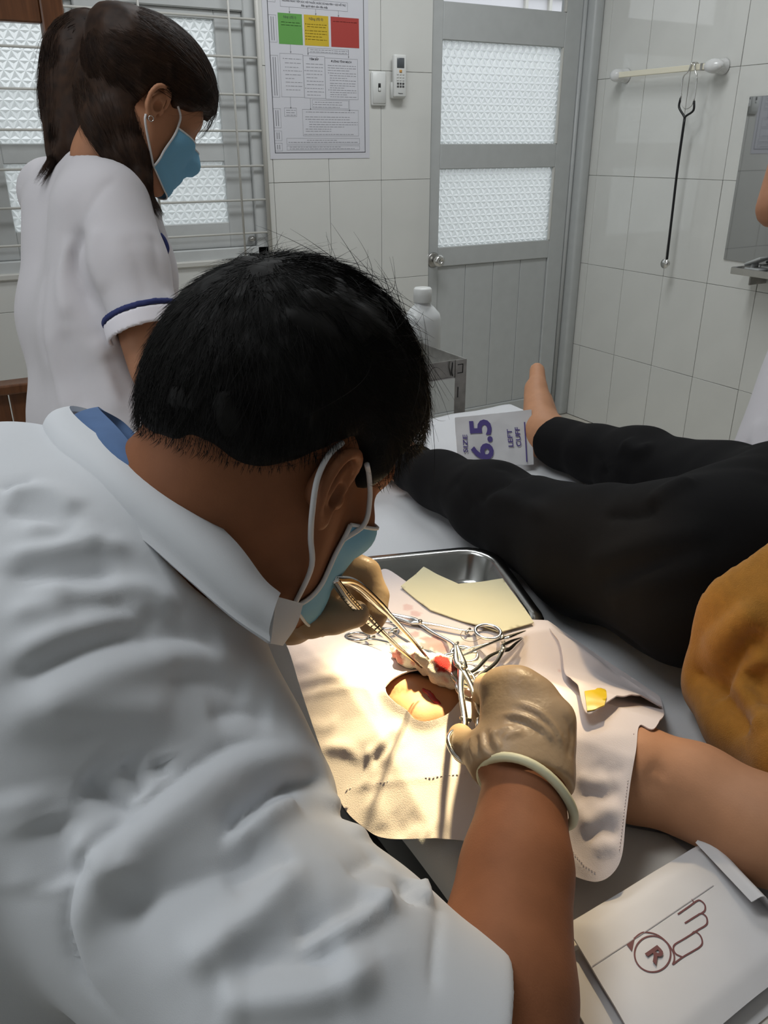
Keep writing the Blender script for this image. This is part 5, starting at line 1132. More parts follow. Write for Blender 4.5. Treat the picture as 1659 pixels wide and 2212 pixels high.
cl = [(Zc([(1095, 1268), (960, 1250), (800, 1265), (650, 1345), (480, 1470), (300, 1625), (235, 1780), (225, 1900), (270, 2050), (400, 2200)]), -.0060, .0045),
      (Zc([(1080, 1320), (960, 1312), (830, 1340), (690, 1430), (540, 1540), (380, 1670), (300, 1790), (285, 1900), (330, 2030)]), .0075, .016),
      (Zc([(1120, 1380), (1000, 1392), (880, 1445), (800, 1515), (750, 1590)]), -.016, .008), (Zc([(1140, 1412), (1010, 1440), (890, 1512), (775, 1592)]), .010, .010), (Zc([(1130, 1420), (1190, 1540), (1245, 1600)]), .007, .012),
      (Zc([(960, 1590), (750, 1680), (520, 1790), (330, 1900)]), -.012, .020), (Zc([(1010, 1640), (880, 1680), (760, 1740)]), -.007, .010), (Zc([(590, 2030), (750, 1930), (900, 1800), (1020, 1650)]), .010, .013),
      (Zc([(1290, 1770), (1170, 1840), (1050, 1890), (980, 1920)]), -.012, .009), (Zc([(1000, 1958), (1110, 1905), (1230, 1845), (1330, 1760)]), .012, .0085), (Zc([(760, 2060), (950, 2010), (1180, 1960)]), -.011, .020), (Zc([(720, 2110), (850, 2122), (1100, 2090), (1300, 1990)]), .011, .013), (Zc([(1390, 1640), (1420, 1740), (1440, 1800)]), .007, .008), (Zc([(1330, 1630), (1370, 1720), (1390, 1800)]), -.008, .007), (Zc([(1480, 1790), (1475, 1950), (1465, 2120)]), -.004, .003), (Zc([(1180, 1700), (1240, 1660), (1290, 1640)]), -.006, .008),
      (Zc([(260, 1390), (360, 1440), (460, 1490)]), -.012, .010), (Zc([(420, 1310), (460, 1380), (490, 1430)]), -.008, .008), (Zc([(540, 1310), (560, 1370)]), -.006, .007), (Zc([(230, 1570), (330, 1650), (410, 1690), (480, 1630)]), .006, .010), (Zc([(170, 1500), (195, 1640), (215, 1760)]), -.007, .014), (Zc([(60, 1400), (90, 1600), (110, 1800)]), .005, .020),
      (Zc([(0, 640), (160, 610), (330, 590), (470, 610)]), .005, .009), (Zc([(0, 690), (200, 690), (420, 690)]), -.007, .010), (Zc([(80, 735), (300, 745), (500, 745), (620, 840)]), .006, .010), (Zc([(180, 800), (380, 800), (560, 850)]), -.006, .012), (Zc([(0, 830), (250, 790), (420, 770)]), .004, .009), (Zc([(0, 1000), (250, 880), (560, 795)]), .007, .011), (Zc([(0, 1080), (280, 940), (520, 880)]), -.007, .013), (Zc([(0, 1240), (250, 1070), (620, 965), (850, 1000)]), .006, .014), (Zc([(450, 920), (620, 900), (760, 930)]), -.005, .010),
      (Zc([(100, 1170), (350, 1140), (600, 1150)]), .004, .014), (Zc([(560, 1040), (720, 1050), (860, 1110)]), -.004, .012), (Zc([(700, 1180), (830, 1150), (930, 1180)]), -.006, .010), (Zc([(0, 470), (130, 490), (270, 560)]), -.005, .010), (Zc([(0, 420), (150, 410), (280, 480)]), .005, .010), (Zc([(60, 540), (220, 530), (360, 590)]), .004, .009), (Zc([(0, 400), (60, 385), (120, 370)]), -.004, .004)]
CV = creases(CV, CFc, [(p, a*1.0, w_*0.85) for p, a, w_ in cl])
coat = obj('coat', (CV, CFc), M_COAT, DOC)
cbv = BVHTree.FromPolygons([Vector(v) for v in CV], CFc)
# collar: standing inner edge and turned-down outer edge
inner = [ad(262, 930, .70), ad(215, 900, .70), ad(152, 890, .650), ad(190, 935, .600), ad(300, 1010, .562), ad(400, 1085, .548), ad(500, 1178, .540), ad(560, 1258, .540), ad(596, 1290, .546)]
outer = [ad(200, 950, .70), ad(130, 930, .69), ad(92, 952, .640), ad(112, 1030, .585), ad(210, 1100, .545), ad(305, 1165, .528), ad(400, 1248, .520), ad(500, 1335, .518), ad(578, 1390, .522)]
I_ = spline(inner, 46); O_ = spline(outer, 46); rows = []
for t in np.linspace(0, 1, 12):
    bul = math.sin(math.pi*min(1, t*1.15))*0.010*(1-t*0.4); rows.append(I_*(1-t)+O_*t-CF*bul+np.array((0, 0, 0.004))*math.sin(math.pi*t))
col = obj('collar', loft(rows, 0.0045), M_COAT, coat)
tipc = [ad(578, 1390, .524), ad(592, 1290, .546), ad(650, 1303, .575), ad(636, 1348, .572), ad(606, 1392, .560)]
rows = [np.array([tipc[0]*(1-t)+tipc[4]*t for t in np.linspace(0, 1, 8)]), np.array([(tipc[0]*.5+tipc[1]*.5)*(1-t)+tipc[3]*t for t in np.linspace(0, 1, 8)]), np.array([tipc[1]*(1-t)+tipc[2]*t for t in np.linspace(0, 1, 8)])]
obj('collar_point', loft([spline([rows[0][j], rows[1][j], rows[2][j]], 8) for j in range(8)], 0.002), M_COAT, coat)
# front panel of the coat below the collar
e1 = spline([ad(585, 1350, .605), ad(617, 1400, .610), ad(642, 1480, .605), ad(668, 1560, .595), ad(698, 1645, .575)], 20); e2 = spline([ad(470, 1300, .570), ad(500, 1390, .578), ad(545, 1480, .578), ad(600, 1580, .570), ad(650, 1680, .556)], 20)
obj('front_panel', loft([e1*(1-t)+e2*t-CF*0.006*math.sin(math.pi*t) for t in np.linspace(0, 1, 8)], 0.002), M_COAT, coat)
# blue shirt collar
i2 = [ad(300, 945, .70), ad(262, 908, .70), ad(212, 884, .665), ad(255, 930, .600), ad(300, 985, .565), ad(350, 1035, .550)]; o2 = [ad(270, 975, .70), ad(215, 925, .69), ad(163, 900, .650), ad(188, 942, .597), ad(250, 1000, .560), ad(335, 1068, .546)]
I2 = spline(i2, 30); O2 = spline(o2, 30); rows = [I2*(1-t)+O2*t-CF*0.005*math.sin(math.pi*t) for t in np.linspace(0, 1, 8)]
sh = obj('blue_shirt', biggest(sdf_mesh(lambda P: smax(coat_core(P)+0.022, -cap(P, NB, dh.w(-0.02, 0, -0.03), .062, .09), 0.006), *bounds([NB, UT, RS, LS], 0.06), 0.009, 1)), M_SHIRTB, DOC)
obj('shirt_collar', loft(rows, 0.002), M_SHIRTB, sh)
# ------------------------------------------------------------------ nurse, standing behind
NUR = thing('person', 'nurse with brown ponytail, blue mask and navy trimmed white uniform standing by the window', 'person', (0.36, 1.5, 0.0))
nh = Head((0, 0, 0), 7, 35, 0, 0.95); nh.c = ad(338, 228, 1.25)+nh.L*0.072*nh.k
NL = nh.L; NNB = ad(225, 345, 1.335); NU = ad(195, 480, 1.375); NM = ad(195, 700, 1.39); NLo = ad(232, 930, 1.40); NHp = np.array((NLo[0]-0.03, NLo[1]+0.01, 0.74))
NRS = ad(243, 437, 1.26); NRE = ad(338, 800, 1.255); NRW = ad(560, 860, 1.33); NLS = NRS+NL*0.30; NLE = NLS+np.array((0.08, 0.03, -0.25)); NLW = NLE+np.array((0.2, -0.06, 0.0))
def straight_hand(W, d, up, s=1.0):
    """simple relaxed hand: palm and five slightly bent fingers"""
    d = unit(d); sd = unit(np.cross(d, up)); dn = -unit(np.cross(sd, d)); H = {}
    for k, o_, ln in (('i', -1.0, 1.0), ('m', -.33, 1.08), ('r', .33, 1.0), ('l', 1.0, .82)):
        a = W+d*0.075*s+sd*o_*0.026*s; H[k] = [a, a+(d*0.036+dn*0.012)*ln*s, a+(d*0.05+dn*0.030)*ln*s, a+(d*0.052+dn*0.048)*ln*s]
    t = W+d*0.02*s-sd*0.026*s; H['t'] = [t, t+(d*0.022-sd*0.016)*s, t+(d*0.046-sd*0.022+dn*0.008)*s, t+(d*0.064-sd*0.02+dn*0.02)*s]; return H, sd
NHr, nwr = straight_hand(NRW, NRW-NRE, (0, 0, 1), 0.92); NHl, nwl = straight_hand(NLW, NLW-NLE, (0, 0, 1), 0.92)
def legs(P, hip, foot_dir, r0, r1, r2, gap, side, zf=0.0):
    d = None
    for s_ in (-1, 1):
        h_ = hip+side*s_*gap; e = chain(P, [(h_, r0), (np.array((h_[0], h_[1], hip[2]*0.52)), r1), (np.array((h_[0], h_[1], 0.09)), r2)]); e = smin(e, cap(P, np.array((h_[0], h_[1], 0.05)), np.array((h_[0], h_[1], 0.03))+foot_dir*0.15, .038, .028), 0.02)
        d = e if d is None else smin(d, e, 0.02)
    return d
nfd = unit(np.array((nh.F[0], nh.F[1], 0)))
def nur_body(P):
    d = nh.f(P); d = smin(d, chain(P, [(nh.w(-0.022, 0, -0.02), .052), (NNB, .048), (NU, .035)], 0.02), 0.03); d = smin(d, cap(P, nh.w(0.005, 0, -0.05), NNB+nfd*0.02, .04, .045), 0.03)
    d = smin(d, chain(P, [(NRS, .036), (NU, .045), (NLS, .036)]), 0.03); d = smin(d, chain(P, [(NU, .06), (NM, .07), (NLo, .085), (NHp, .10)]), 0.03)
    d = smin(d, chain(P, [(NRS, .040), (NRS*.4+NRE*.6, .046), (NRE, .040), (NRW, .026)]), 0.02); d = smin(d, chain(P, [(NLS, .045), (NLE, .038), (NLW, .026)]), 0.02)
    d = smin(d, hand_f(P, NHr, NRW, nwr, -0.002), 0.008); d = smin(d, hand_f(P, NHl, NLW, nwl, -0.002), 0.008)
    return smin(d, legs(P, NHp, nfd, .085, .052, .036, .09, NL), 0.03)
lo, hi = bounds([nh.w(0, 0, .14), NRS, NLS, NRW, NLW, (NHp[0]-.05, NHp[1]-.1, 0), (NHp[0]+.15, NHp[1]+.1, 0)], 0.16); lo[2] = -0.016
obj('body', join(sdf_mesh(nur_body, lo, hi, 0.0065, 2), nh.ear(-1), nh.ear(1)), M_SKINN, NUR)
def nur_core(P):
    d = None
    for s_ in (-1, 1):
        e = chain(P, [(NU+NL*s_*0.075, .088), (NM+NL*s_*0.065, .094), (NLo+NL*s_*0.06, .102), (NHp+NL*s_*0.06-np.array((0, 0, 0.05)), .118)], 0.04); d = e if d is None else smin(d, e, 0.05)
    d = smin(d, chain(P, [(NRS+NL*0.03, .060), (NNB-np.array((0.0, 0, 0.035)), .060), (NLS-NL*0.02, .056)], 0.03), 0.04)
    for s_ in (-1, 1): d = smin(d, ell(P, ad(305, 600, 1.355)+NL*(0.075+s_*0.06)-nfd*0.01, (0.075, 0.065, 0.075)), 0.05)
    return smin(d, chain(P, [(NLS, .060), (NLS*.35+NLE*.65, .056)]), 0.03)
nsd = unit(ad(318, 722, 1.245)-NRS); NCF = ad(318, 722, 1.245); ncn = unit(np.cross(np.cross(ad(385, 690, 1.262)-ad(243, 735, 1.262), CF), ad(385, 690, 1.262)-ad(243, 735, 1.262))); 
ncn = unit(np.cross(CF, ad(385, 690, 1.262)-ad(243, 735, 1.262))); ncn = ncn if ncn@nsd > 0 else -ncn
def nur_sleeve(P): return chain(P, [(NRS+NL*0.01-nsd*0.0, .058), (NRS*.5+NCF*.5, .058), (NCF+nsd*0.06, .0575)], 0.02)
f32 = lambda v: np.asarray(v, dtype=np.float32)
def nur_uni(P):
    s_ = smax(nur_sleeve(P), (P-f32(NCF))@f32(ncn), 0.003); s_ = smax(s_, -smax(cap(P, NCF-nsd*0.02, NCF+nsd*0.1, .043), (f32(NCF-nsd*0.022)-P)@f32(nsd), 0.004), 0.003)
    d = smin(nur_core(P), s_, 0.010); d = smax(d, -cap(P, NNB+np.array((0, 0, -0.02)), nh.w(-0.0, 0, -0.05), .058, .075), 0.006)
    return smax(d, f32(0.62)-P[:, 2], 0.006)+0.002*vnoise(P, 13, 3).astype(np.float32)
lo, hi = bounds([NU, NLS, NRS, NLo, NHp, NNB, NLE, NRE], 0.17); lo[2] = 0.58
NV, NF = sdf_mesh(nur_uni, lo, hi, 0.0065, 2)
NV = creases(NV, NF, [([(178, 480), (158, 560), (180, 630), (240, 725)], -.016, .009), ([(160, 500), (135, 600), (150, 700)], .008, .014), ([(100, 560), (85, 680), (105, 800)], -.004, .015), ([(230, 760), (260, 830), (280, 880)], -.007, .012), ([(215, 480), (200, 560), (230, 640)], .005, .016), ([(200, 720), (230, 800), (260, 900)], .006, .015), ([(130, 700), (160, 800), (190, 900)], -.006, .014), ([(100, 700), (125, 820), (150, 910)], .005, .014),
      ([(255, 380), (205, 430), (180, 480)], -.003, .006), ([(270, 500), (300, 580), (320, 660)], -.004, .014), ([(330, 500), (345, 580), (375, 650)], -.006, .012)])
uni = obj('uniform', (NV, NF), M_UNI, NUR)
def band(core, o_, n_, w_, t=0.0016):
    return lambda P: np.maximum(np.maximum(np.abs((P-f32(o_))@f32(n_))-w_/2, core(P)-t), -(core(P)+0.003))
so_ = NCF-ncn*0.030
obj('sleeve_trim', sdf_mesh(band(nur_sleeve, so_, ncn, 0.008, 0.004), *bounds([so_], 0.085), 0.0024, 1), M_NAVY, uni)
obj('sleeve_hem', sdf_mesh(band(nur_sleeve, NCF-ncn*0.0125, ncn, 0.026, 0.0026), *bounds([so_], 0.09), 0.0032, 1), mat('uniform_hem', (0.80, 0.77, 0.82), rough=0.8), uni)
# collar with navy edge
cin = [ad(142, 322, 1.40), ad(158, 312, 1.36), ad(205, 335, 1.30), ad(262, 372, 1.275), ad(312, 430, 1.275), ad(338, 490, 1.285), ad(352, 540, 1.29)]; cout = [ad(128, 345, 1.40), ad(140, 348, 1.355), ad(190, 372, 1.295), ad(245, 405, 1.268), ad(300, 462, 1.264), ad(330, 515, 1.276), ad(360, 520, 1.285)]
I2 = spline(cin, 34); O2 = spline(cout, 34); rows = [I2*(1-t)+O2*t-CF*0.006*math.sin(math.pi*t) for t in np.linspace(0, 1, 7)]
cl_ = obj('collar', loft(rows, 0.002), M_UNI, uni)
obj('collar_trim', tube(np.vstack([I2[:12]]), 0.003, 6), M_NAVY, cl_)
lap = [ad(325, 455, 1.272), ad(335, 485, 1.276), ad(345, 512, 1.280)]; obj('collar_trim', tube(spline(lap, 14), 0.0035, 6), M_NAVY, cl_)
lap = [ad(346, 505, 1.276), ad(356, 518, 1.280), ad(362, 535, 1.284), ad(360, 548, 1.288)]; obj('collar_trim', tube(spline(lap, 14), 0.0030, 6), M_NAVY, cl_)
def nur_tr(P):
    d = None
    for s_ in (-1, 1):
        h_ = NHp+NL*s_*0.085; e = chain(P, [(h_, .105), (np.array((h_[0], h_[1], .4)), .075), (np.array((h_[0], h_[1], .05)), .068)]); d = e if d is None else smin(d, e, .03)
    return smax(d, f32(0.045)-P[:, 2], .008)
obj('trousers', sdf_mesh(nur_tr, *bounds([(NHp[0], NHp[1]-.12, 0.03), (NHp[0], NHp[1]+.12, .76)], .12), .011, 1), M_UNI, NUR)
for s_ in (-1, 1):
    h_ = NHp+NL*s_*0.09; c_ = np.array((h_[0], h_[1], 0.035))
    obj('shoe', sdf_mesh(lambda P, c_=c_: smax(cap(P, c_, c_+nfd*0.15-np.array((0, 0, .005)), .048, .040), f32(0.001)-P[:, 2], .004), *bounds([c_, c_+nfd*0.16], .06), .007, 1), M_SHOE, NUR)
# hair with loose ponytail
NHC, NHR = np.array((-0.002, 0, 0.050)), np.array((0.116, 0.092, 0.093))
NX = [-.14, -.10, -.06, -.032, -.020, 0, .012, .024, .04, .055, .075, .095, .13]; NZ = [-.09, -.09, -.09, -.07, .010, .033, .026, .012, .022, .030, .046, .056, .05]
ncut = lambda q: (np.interp(q[:, 0], NX, NZ)-q[:, 2]).astype(np.float32)
T1 = [(ad(228, 78, 1.335), .030), (ad(190, 82, 1.345), .040), (ad(158, 118, 1.35), .044), (ad(150, 200, 1.35), .044), (ad(150, 270, 1.345), .040), (ad(128, 325, 1.34), .020), (ad(112, 350, 1.335), .006)]
T2 = [(ad(225, 110, 1.33), .036), (ad(240, 190, 1.31), .056), (ad(256, 262, 1.285), .054), (ad(276, 330, 1.280), .036), (ad(302, 385, 1.28), .018), (ad(324, 425, 1.28), .005)]
T3 = [(ad(200, 150, 1.345), .045), (ad(190, 240, 1.34), .048), (ad(186, 310, 1.335), .030)]
def nur_hair(P):
    q = nh.loc(P); d = ell(q, NHC, NHR)*nh.k; d = smin(d, ell(q, (-0.078, 0, 0.075), (0.05, 0.05, 0.042))*nh.k, 0.02); d = smax(d, ncut(q)*0.8, 0.012)
    d = smin(d, chain(P, T1, 0.015), 0.012); d = smin(d, chain(P, T2, 0.015), 0.015); d = smin(d, chain(P, T3, 0.015), 0.02)
    return d+0.0022*vnoise(P*np.array((1, 1, 0.3)), 60, 3).astype(np.float32)+0.0014*vnoise(P*np.array((1, 1, 0.3)), 150, 4).astype(np.float32)
lo, hi = bounds([p for p, _ in T1+T2]+[nh.w(.13, 0, .17), nh.w(-.13, 0, .1), nh.w(.1, .1, .1), nh.w(.1, -.1, .1)], .06)
nhair = obj('hair', sdf_mesh(nur_hair, lo, hi, 0.005, 1), M_HAIRB, NUR)
rg = np.random.default_rng(31)
def nscalp(n, seed):
    r_ = np.random.default_rng(seed); v = r_.normal(size=(n*3, 3)); v /= np.linalg.norm(v, axis=1, keepdims=True); q = NHC+v*NHR; return q[ncut(q) < -0.003][:n]
q0 = nscalp(5200, 7); tie = np.array((-0.12, 0, 0.085)); f0 = tie-q0; f0 /= np.linalg.norm(f0, axis=1, keepdims=True); f0[:, 2] -= 0.25*(q0[:, 2] < .08); f0 += rg.normal(size=f0.shape)*.07
PS = hug(NHC+(q0-NHC)*1.014, f0, rg.uniform(.006, .012, len(q0)), 9, rg.uniform(0, .03, len(q0)), NHC, NHR, .02, 12); hair_obj('hair_strands', nh.wp(PS.reshape(-1, 3)).reshape(PS.shape), .00042, M_HAIRB, nhair)
def bundle(T, n, m, seed, spread=1.03, wild=0.0, start=0.15):
    r_ = np.random.default_rng(seed); P = np.array([p for p, _ in T]); R_ = np.array([r for _, r in T]); Sx = spline(P, 60); Sr = np.interp(np.linspace(0, 1, 60), np.linspace(0, 1, len(T)), R_)
    an = r_.uniform(0, 2*math.pi, n); rad = np.sqrt(r_.uniform(0.55, 1, n))*spread; t0 = r_.uniform(0, start+0.35, n); ln = r_.uniform(.35, 1.0, n); out = np.zeros((n, m, 3))
    Tn = np.gradient(Sx, axis=0); Tn /= np.linalg.norm(Tn, axis=1, keepdims=True); A = np.cross(Tn, CF); A /= np.linalg.norm(A, axis=1, keepdims=True); Bn = np.cross(Tn, A); tw = r_.normal(size=n)*.5
    for j in range(m):
        t = np.clip(t0+ln*j/(m-1), 0, 1.0); ix = t*59; i0 = np.minimum(ix.astype(int), 58); fr_ = (ix-i0)[:, None]; g = lambda X: X[i0]*(1-fr_)+X[i0+1]*fr_
        aa = an+tw*j/(m-1); over = np.maximum(0, t0+ln*j/(m-1)-1.0)[:, None]; rr = (Sr[i0]*(1-fr_[:, 0])+Sr[i0+1]*fr_[:, 0])*rad*(1+wild*(j/(m-1))**2*np.abs(np.sin(an*7)))
        out[:, j] = g(Sx)+rr[:, None]*(g(A)*np.cos(aa)[:, None]+g(Bn)*np.sin(aa)[:, None])+g(Tn)*over*0.10+r_.normal(size=(n, 3))*.0006
    return out
hair_obj('ponytail_strands', bundle(T1, 2300, 14, 41, 1.10, .25), .0004, M_HAIRB, nhair); hair_obj('ponytail_strands', bundle(T2, 2300, 14, 42, 1.10, .2), .0004, M_HAIRB, nhair)
q3 = nscalp(4000, 17); q3 = q3[(q3[:, 0] > .06)][:150]; P3 = hug(q3, np.tile(np.array((.5, -.3, -1.)), (len(q3), 1))+rg.normal(size=(len(q3), 3))*.3, rg.uniform(.003, .010, len(q3)), 9, rg.uniform(0, .12, len(q3)), NHC, NHR, .08, 3)
hair_obj('fringe_strands', nh.wp(P3.reshape(-1, 3)).reshape(P3.shape), .0003, M_HAIRB, nhair)
nmk, NR_ = nh.mask((-0.004, -0.008), (-0.108, -0.082), 68, NUR, M_MASK, off=0.006)
for s_ in (0, -1):
    sd = -1 if s_ == 0 else 1
    obj('ear_loop', tube(spline([NR_[0, s_], nh.w(.040, sd*.075, .010), nh.w(.020, sd*.080, .024), nh.w(.008, sd*.079, .032)], 18), .0018, 6), M_STRAP, nmk); obj('ear_loop', tube(spline([nh.w(-.012, sd*.082, -.024), nh.w(-.004, sd*.080, -.038), NR_[-1, s_]], 14), .0018, 6), M_STRAP, nmk)
obj('earring', tube([nh.w(-.003, -.0860, -.026)+nh.U*.004*math.cos(t)+nh.F*.004*math.sin(t) for t in np.linspace(0, 6.283, 14, endpoint=False)], .0007, 5, closed=True), M_CHROME, NUR)

# ------------------------------------------------------------------ patient, lying on the bed
PAT = thing('person', 'patient lying on the bed in black trousers and mustard shirt with bare arm stretched out', 'person', (0.75, 0.4, BZ))
nA = [(az(1500, 1265, .875), .100), (az(1275, 1195, .862), .077), (az(1065, 1092, .848), .058), (az(950, 1036, .835), .043), (az(880, 1002, .828), .037)]
fA_ = [(az(1690, 1135, .880), .095), (az(1560, 1075, .866), .075), (az(1385, 1015, .848), .060), (az(1285, 982, .836), .047), (az(1222, 968, .824), .041)]
def zfix(L): return [(np.array((p[0], p[1], BZ+0.010+r)), r) for p, r in L]
nA = zfix(nA); fA_ = zfix(fA_)
def ankle(L): d = unit((L[-1][0]-L[-2][0])*np.array((1, 1, 0))); d = unit(d+np.array((0.0, 0.6, 0))); return L[-1][0]+d*0.055, d
an1, ad1 = ankle(nA); an2, ad2 = ankle(fA_)
TOR = [(np.array((0.735, 0.475, 0.888)), .098), (np.array((0.745, 0.30, 0.885)), .095), (np.array((0.765, 0.10, 0.895)), .100), (np.array((0.77, -0.03, 0.89)), .075)]
SHL = np.array((0.92, -0.02, 0.875)); PHD = np.array((0.775, -0.27, 0.895))
WRp = ARM[-1]; dA = unit(ARM[-1]-ARM[-2]); PH, pwn = straight_hand(WRp+np.array((0, 0, 0)), dA*np.array((1, 1, 0)), (0, 0, 1), 0.58)
pat_head = Head(PHD, -90, -82, 0, .95)
def foot(P, a, d, toe):
    """heel, instep, ball and toes of an upright bare foot; d: along the leg, toe: tip"""
    up = unit(toe-a); sd = unit(np.array((0.62, 0.42, -0.55))); heel = a+d*0.018-np.array((0, 0, .012))
    e = cap(P, a-d*0.05, a, .036, .034); e = smin(e, cap(P, heel, a, .030, .034), .02)
    ball = a+(toe-a)*.66
    for s_ in (-1, 1): e = smin(e, chain(P, [(a+d*0.01+sd*s_*.014, .034), (a+(toe-a)*.35+sd*s_*.024+d*0.008, .029), (ball+sd*s_*.032+d*0.008, .0225)]), .02)
    for k in range(5):
        o_ = (-2+k)*.0195; ln = (1.0, .97, .88, .78, .66)[k]; r_ = (.0155, .0105, .0098, .0092, .009)[k]
        e = smin(e, cap(P, ball+sd*o_*0.95, a+(toe-a)*(0.66+.34*ln)+sd*o_-d*0.006, r_+.002, r_), .006)
    return e
toe2 = ad(1164, 815, 1.66); toe1 = an1+np.array((-0.02, 0.06, .19))
def pat_body(P):
    d = chain(P, [(ARM[i], ARMR[i]) for i in range(len(ARM))], .012)
    d = smin(d, hand_f(P, PH, WRp, pwn, 0), .01)
    for pt, r_ in (((0.318, 0.505, 0.838), .016), ((0.345, 0.500, 0.836), .020), ((0.362, 0.520, 0.838), .014)): d = smin(d, ell(P, pt, (r_, r_*1.3, .022)), .016)
    d = smin(d, chain(P, [(p-np.array((0, 0, .005)), r-.02) for p, r in TOR], .03), .03); d = smin(d, chain(P, [(ARM[0], .05), (TOR[-1][0], .06), (SHL, .05)]), .03)
    d = smin(d, chain(P, [(SHL, .048), ((1.02, .22, .84), .040), ((1.0, .45, .83), .028)]), .02)
    d = smin(d, chain(P, [(TOR[-1][0], .055), (PHD+np.array((0, .04, 0)), .05)]), .02); d = smin(d, pat_head.f(P), .02)
    for L, a, dd, t in ((nA, an1, ad1, toe1), (fA_, an2, ad2, toe2)):
        d = smin(d, chain(P, [(p, r-.012) for p, r in L]+[(a, .032)]), .03); d = smin(d, foot(P, a, dd, t), .02)
    return d
lo, hi = bounds([PHD, SHL, an1, an2, toe1, toe2, ARM[-1], (0.28, .6, .8), (1.05, .3, .85)], .13); lo[2] = BZ-0.01
PVb, PFb = sdf_mesh(pat_body, lo, hi, .005, 2)
PVb = creases(PVb, PFb, [([(1400, 1650), (1420, 1665), (1440, 1668)], -.003, .008), ([(1385, 1690), (1410, 1700), (1430, 1690)], -.002, .008), ([(835, 1500), (870, 1495), (920, 1496)], -.0022, .002), ([(840, 1490), (880, 1482), (915, 1484)], .0014, .002), ([(958, 1490), (965, 1510), (962, 1535)], -.002, .004)])
obj('body', (PVb, PFb), M_SKINP, PAT)
pb = BVHTree.FromPolygons([Vector(v) for v in PVb], PFb)
wl = [hit(pb, *p) for p in ((913, 1486), (922, 1493), (932, 1503), (942, 1514), (953, 1523))]; wl = [p for p in wl if p is not None]
if len(wl) > 2:
    wv = tube(spline(wl, 20), np.interp(np.linspace(0, 1, 20), [0, .2, .5, .8, 1], [.0010, .0030, .0028, .0032, .0006]), 8, flat=(0.45, 1.0), up=(0, 0, 1))
    obj('wound', (wv[0]+0.0006*vnoise(wv[0], 400, 3)[:, None], wv[1]), mat('fresh_wound', (0.36, 0.006, 0.012), rough=0.18, coat=0.5), PAT, label='short bright red open wound on the forearm')
hp_n, hp_f = nA[0][0], fA_[0][0]
def pat_tr(P):
    d = smin(chain(P, nA+[(an1-ad1*0.01, .040)], .03), chain(P, fA_+[(an2-ad2*0.012, .042)], .03), .020)
    d = smin(d, chain(P, [(hp_n, .098), (hp_f, .095)]), .035); d = smin(d, cap(P, (hp_n+hp_f)/2, TOR[0][0], .095, .095), .04)
    for L, a, dd in ((nA, an1, ad1), (fA_, an2, ad2)): d = smax(d, ((P-f32(a-dd*0.012))@f32(dd)), .004)
    d = d+0.0035*vnoise(P, 12, 3).astype(np.float32)+.0016*vnoise(P, 30, 4).astype(np.float32)
    return smax(d, f32(BZ+0.006)-P[:, 2], .006)
lo, hi = bounds([hp_n, hp_f, an1, an2, TOR[0][0]], .13)
TV, TF = sdf_mesh(pat_tr, lo, hi, .0055, 2)
TV = creases(TV, TF, [([(1200, 1120), (1100, 1080), (1040, 1070)], .006, .012), ([(1030, 1090), (1060, 1060), (1110, 1035)], -.006, .010), ([(1340, 990), (1300, 1020), (1270, 1060)], -.010, .012), ([(1345, 955), (1380, 975), (1420, 965)], .010, .014), ([(1430, 1090), (1380, 1110), (1300, 1112)], -.008, .012), ([(1500, 1035), (1440, 1060), (1400, 1095)], .006, .012), ([(1260, 1230), (1400, 1180), (1560, 1150)], .006, .018), ([(1300, 1290), (1400, 1260), (1560, 1200)], .007, .016), ([(1280, 1260), (1400, 1220), (1550, 1180)], -.006, .014), ([(1230, 1330), (1290, 1360), (1340, 1372), (1400, 1410)], -.004, .006), ([(1060, 1010), (1100, 1010), (1140, 1030)], -.006, .012), ([(980, 1030), (1000, 1070), (1020, 1120)], -.005, .012), ([(1250, 960), (1290, 990), (1300, 1040)], -.005, .012)])
obj('trousers', (TV, TF), M_TROUS, PAT)
M_MUST = mat('mustard_knit', (0.46, 0.200, 0.026), rough=0.9, sheen=0.2, var=0.08, vscale=120, bump=0.4, bscale=900)
hA, hB, hC_ = az(1659, 1245, .965), az(1480, 1440, .875), az(1535, 1545, .80); hem_n = unit(np.cross(hB-hA, hC_-hA)); hem_n = hem_n if hem_n[1] > 0 else -hem_n
def pat_shirt(P):
    d = chain(P, [(p+np.array((0, 0, .004)), r+.018) for p, r in TOR], .04); d = smin(d, ell(P, (.745, .42, .895), (.150, .13, .115)), .04)
    d = smin(d, chain(P, [(az(1545, 1475, .822), .034), (az(1615, 1560, .822), .036), (az(1720, 1640, .83), .045)], .02), .035)
    d = smin(d, chain(P, [(ARM[0]+np.array((.02, 0, .004)), .066), (ARM[0]*.62+ARM[1]*.38, .062)]), .03); d = smin(d, chain(P, [(SHL, .066), ((1.0, .13, .85), .06)]), .03)
    d = smax(d, ((P-f32(hA+hem_n*0.038))@f32(hem_n)), .010); d = smax(d, -cap(P, TOR[-1][0]-np.array((0, .0, 0)), PHD, .058, .07), .006)
    d = d+.0060*vnoise(P*np.array((1, .8, 1)), 15, 8).astype(np.float32)+.002*vnoise(P, 34, 9).astype(np.float32)
    return smax(d, f32(BZ+0.005)-P[:, 2], .006)
lo, hi = bounds([p for p, _ in TOR]+[SHL, ARM[0]], .19); SV, SF = sdf_mesh(pat_shirt, lo, hi, .006, 2)
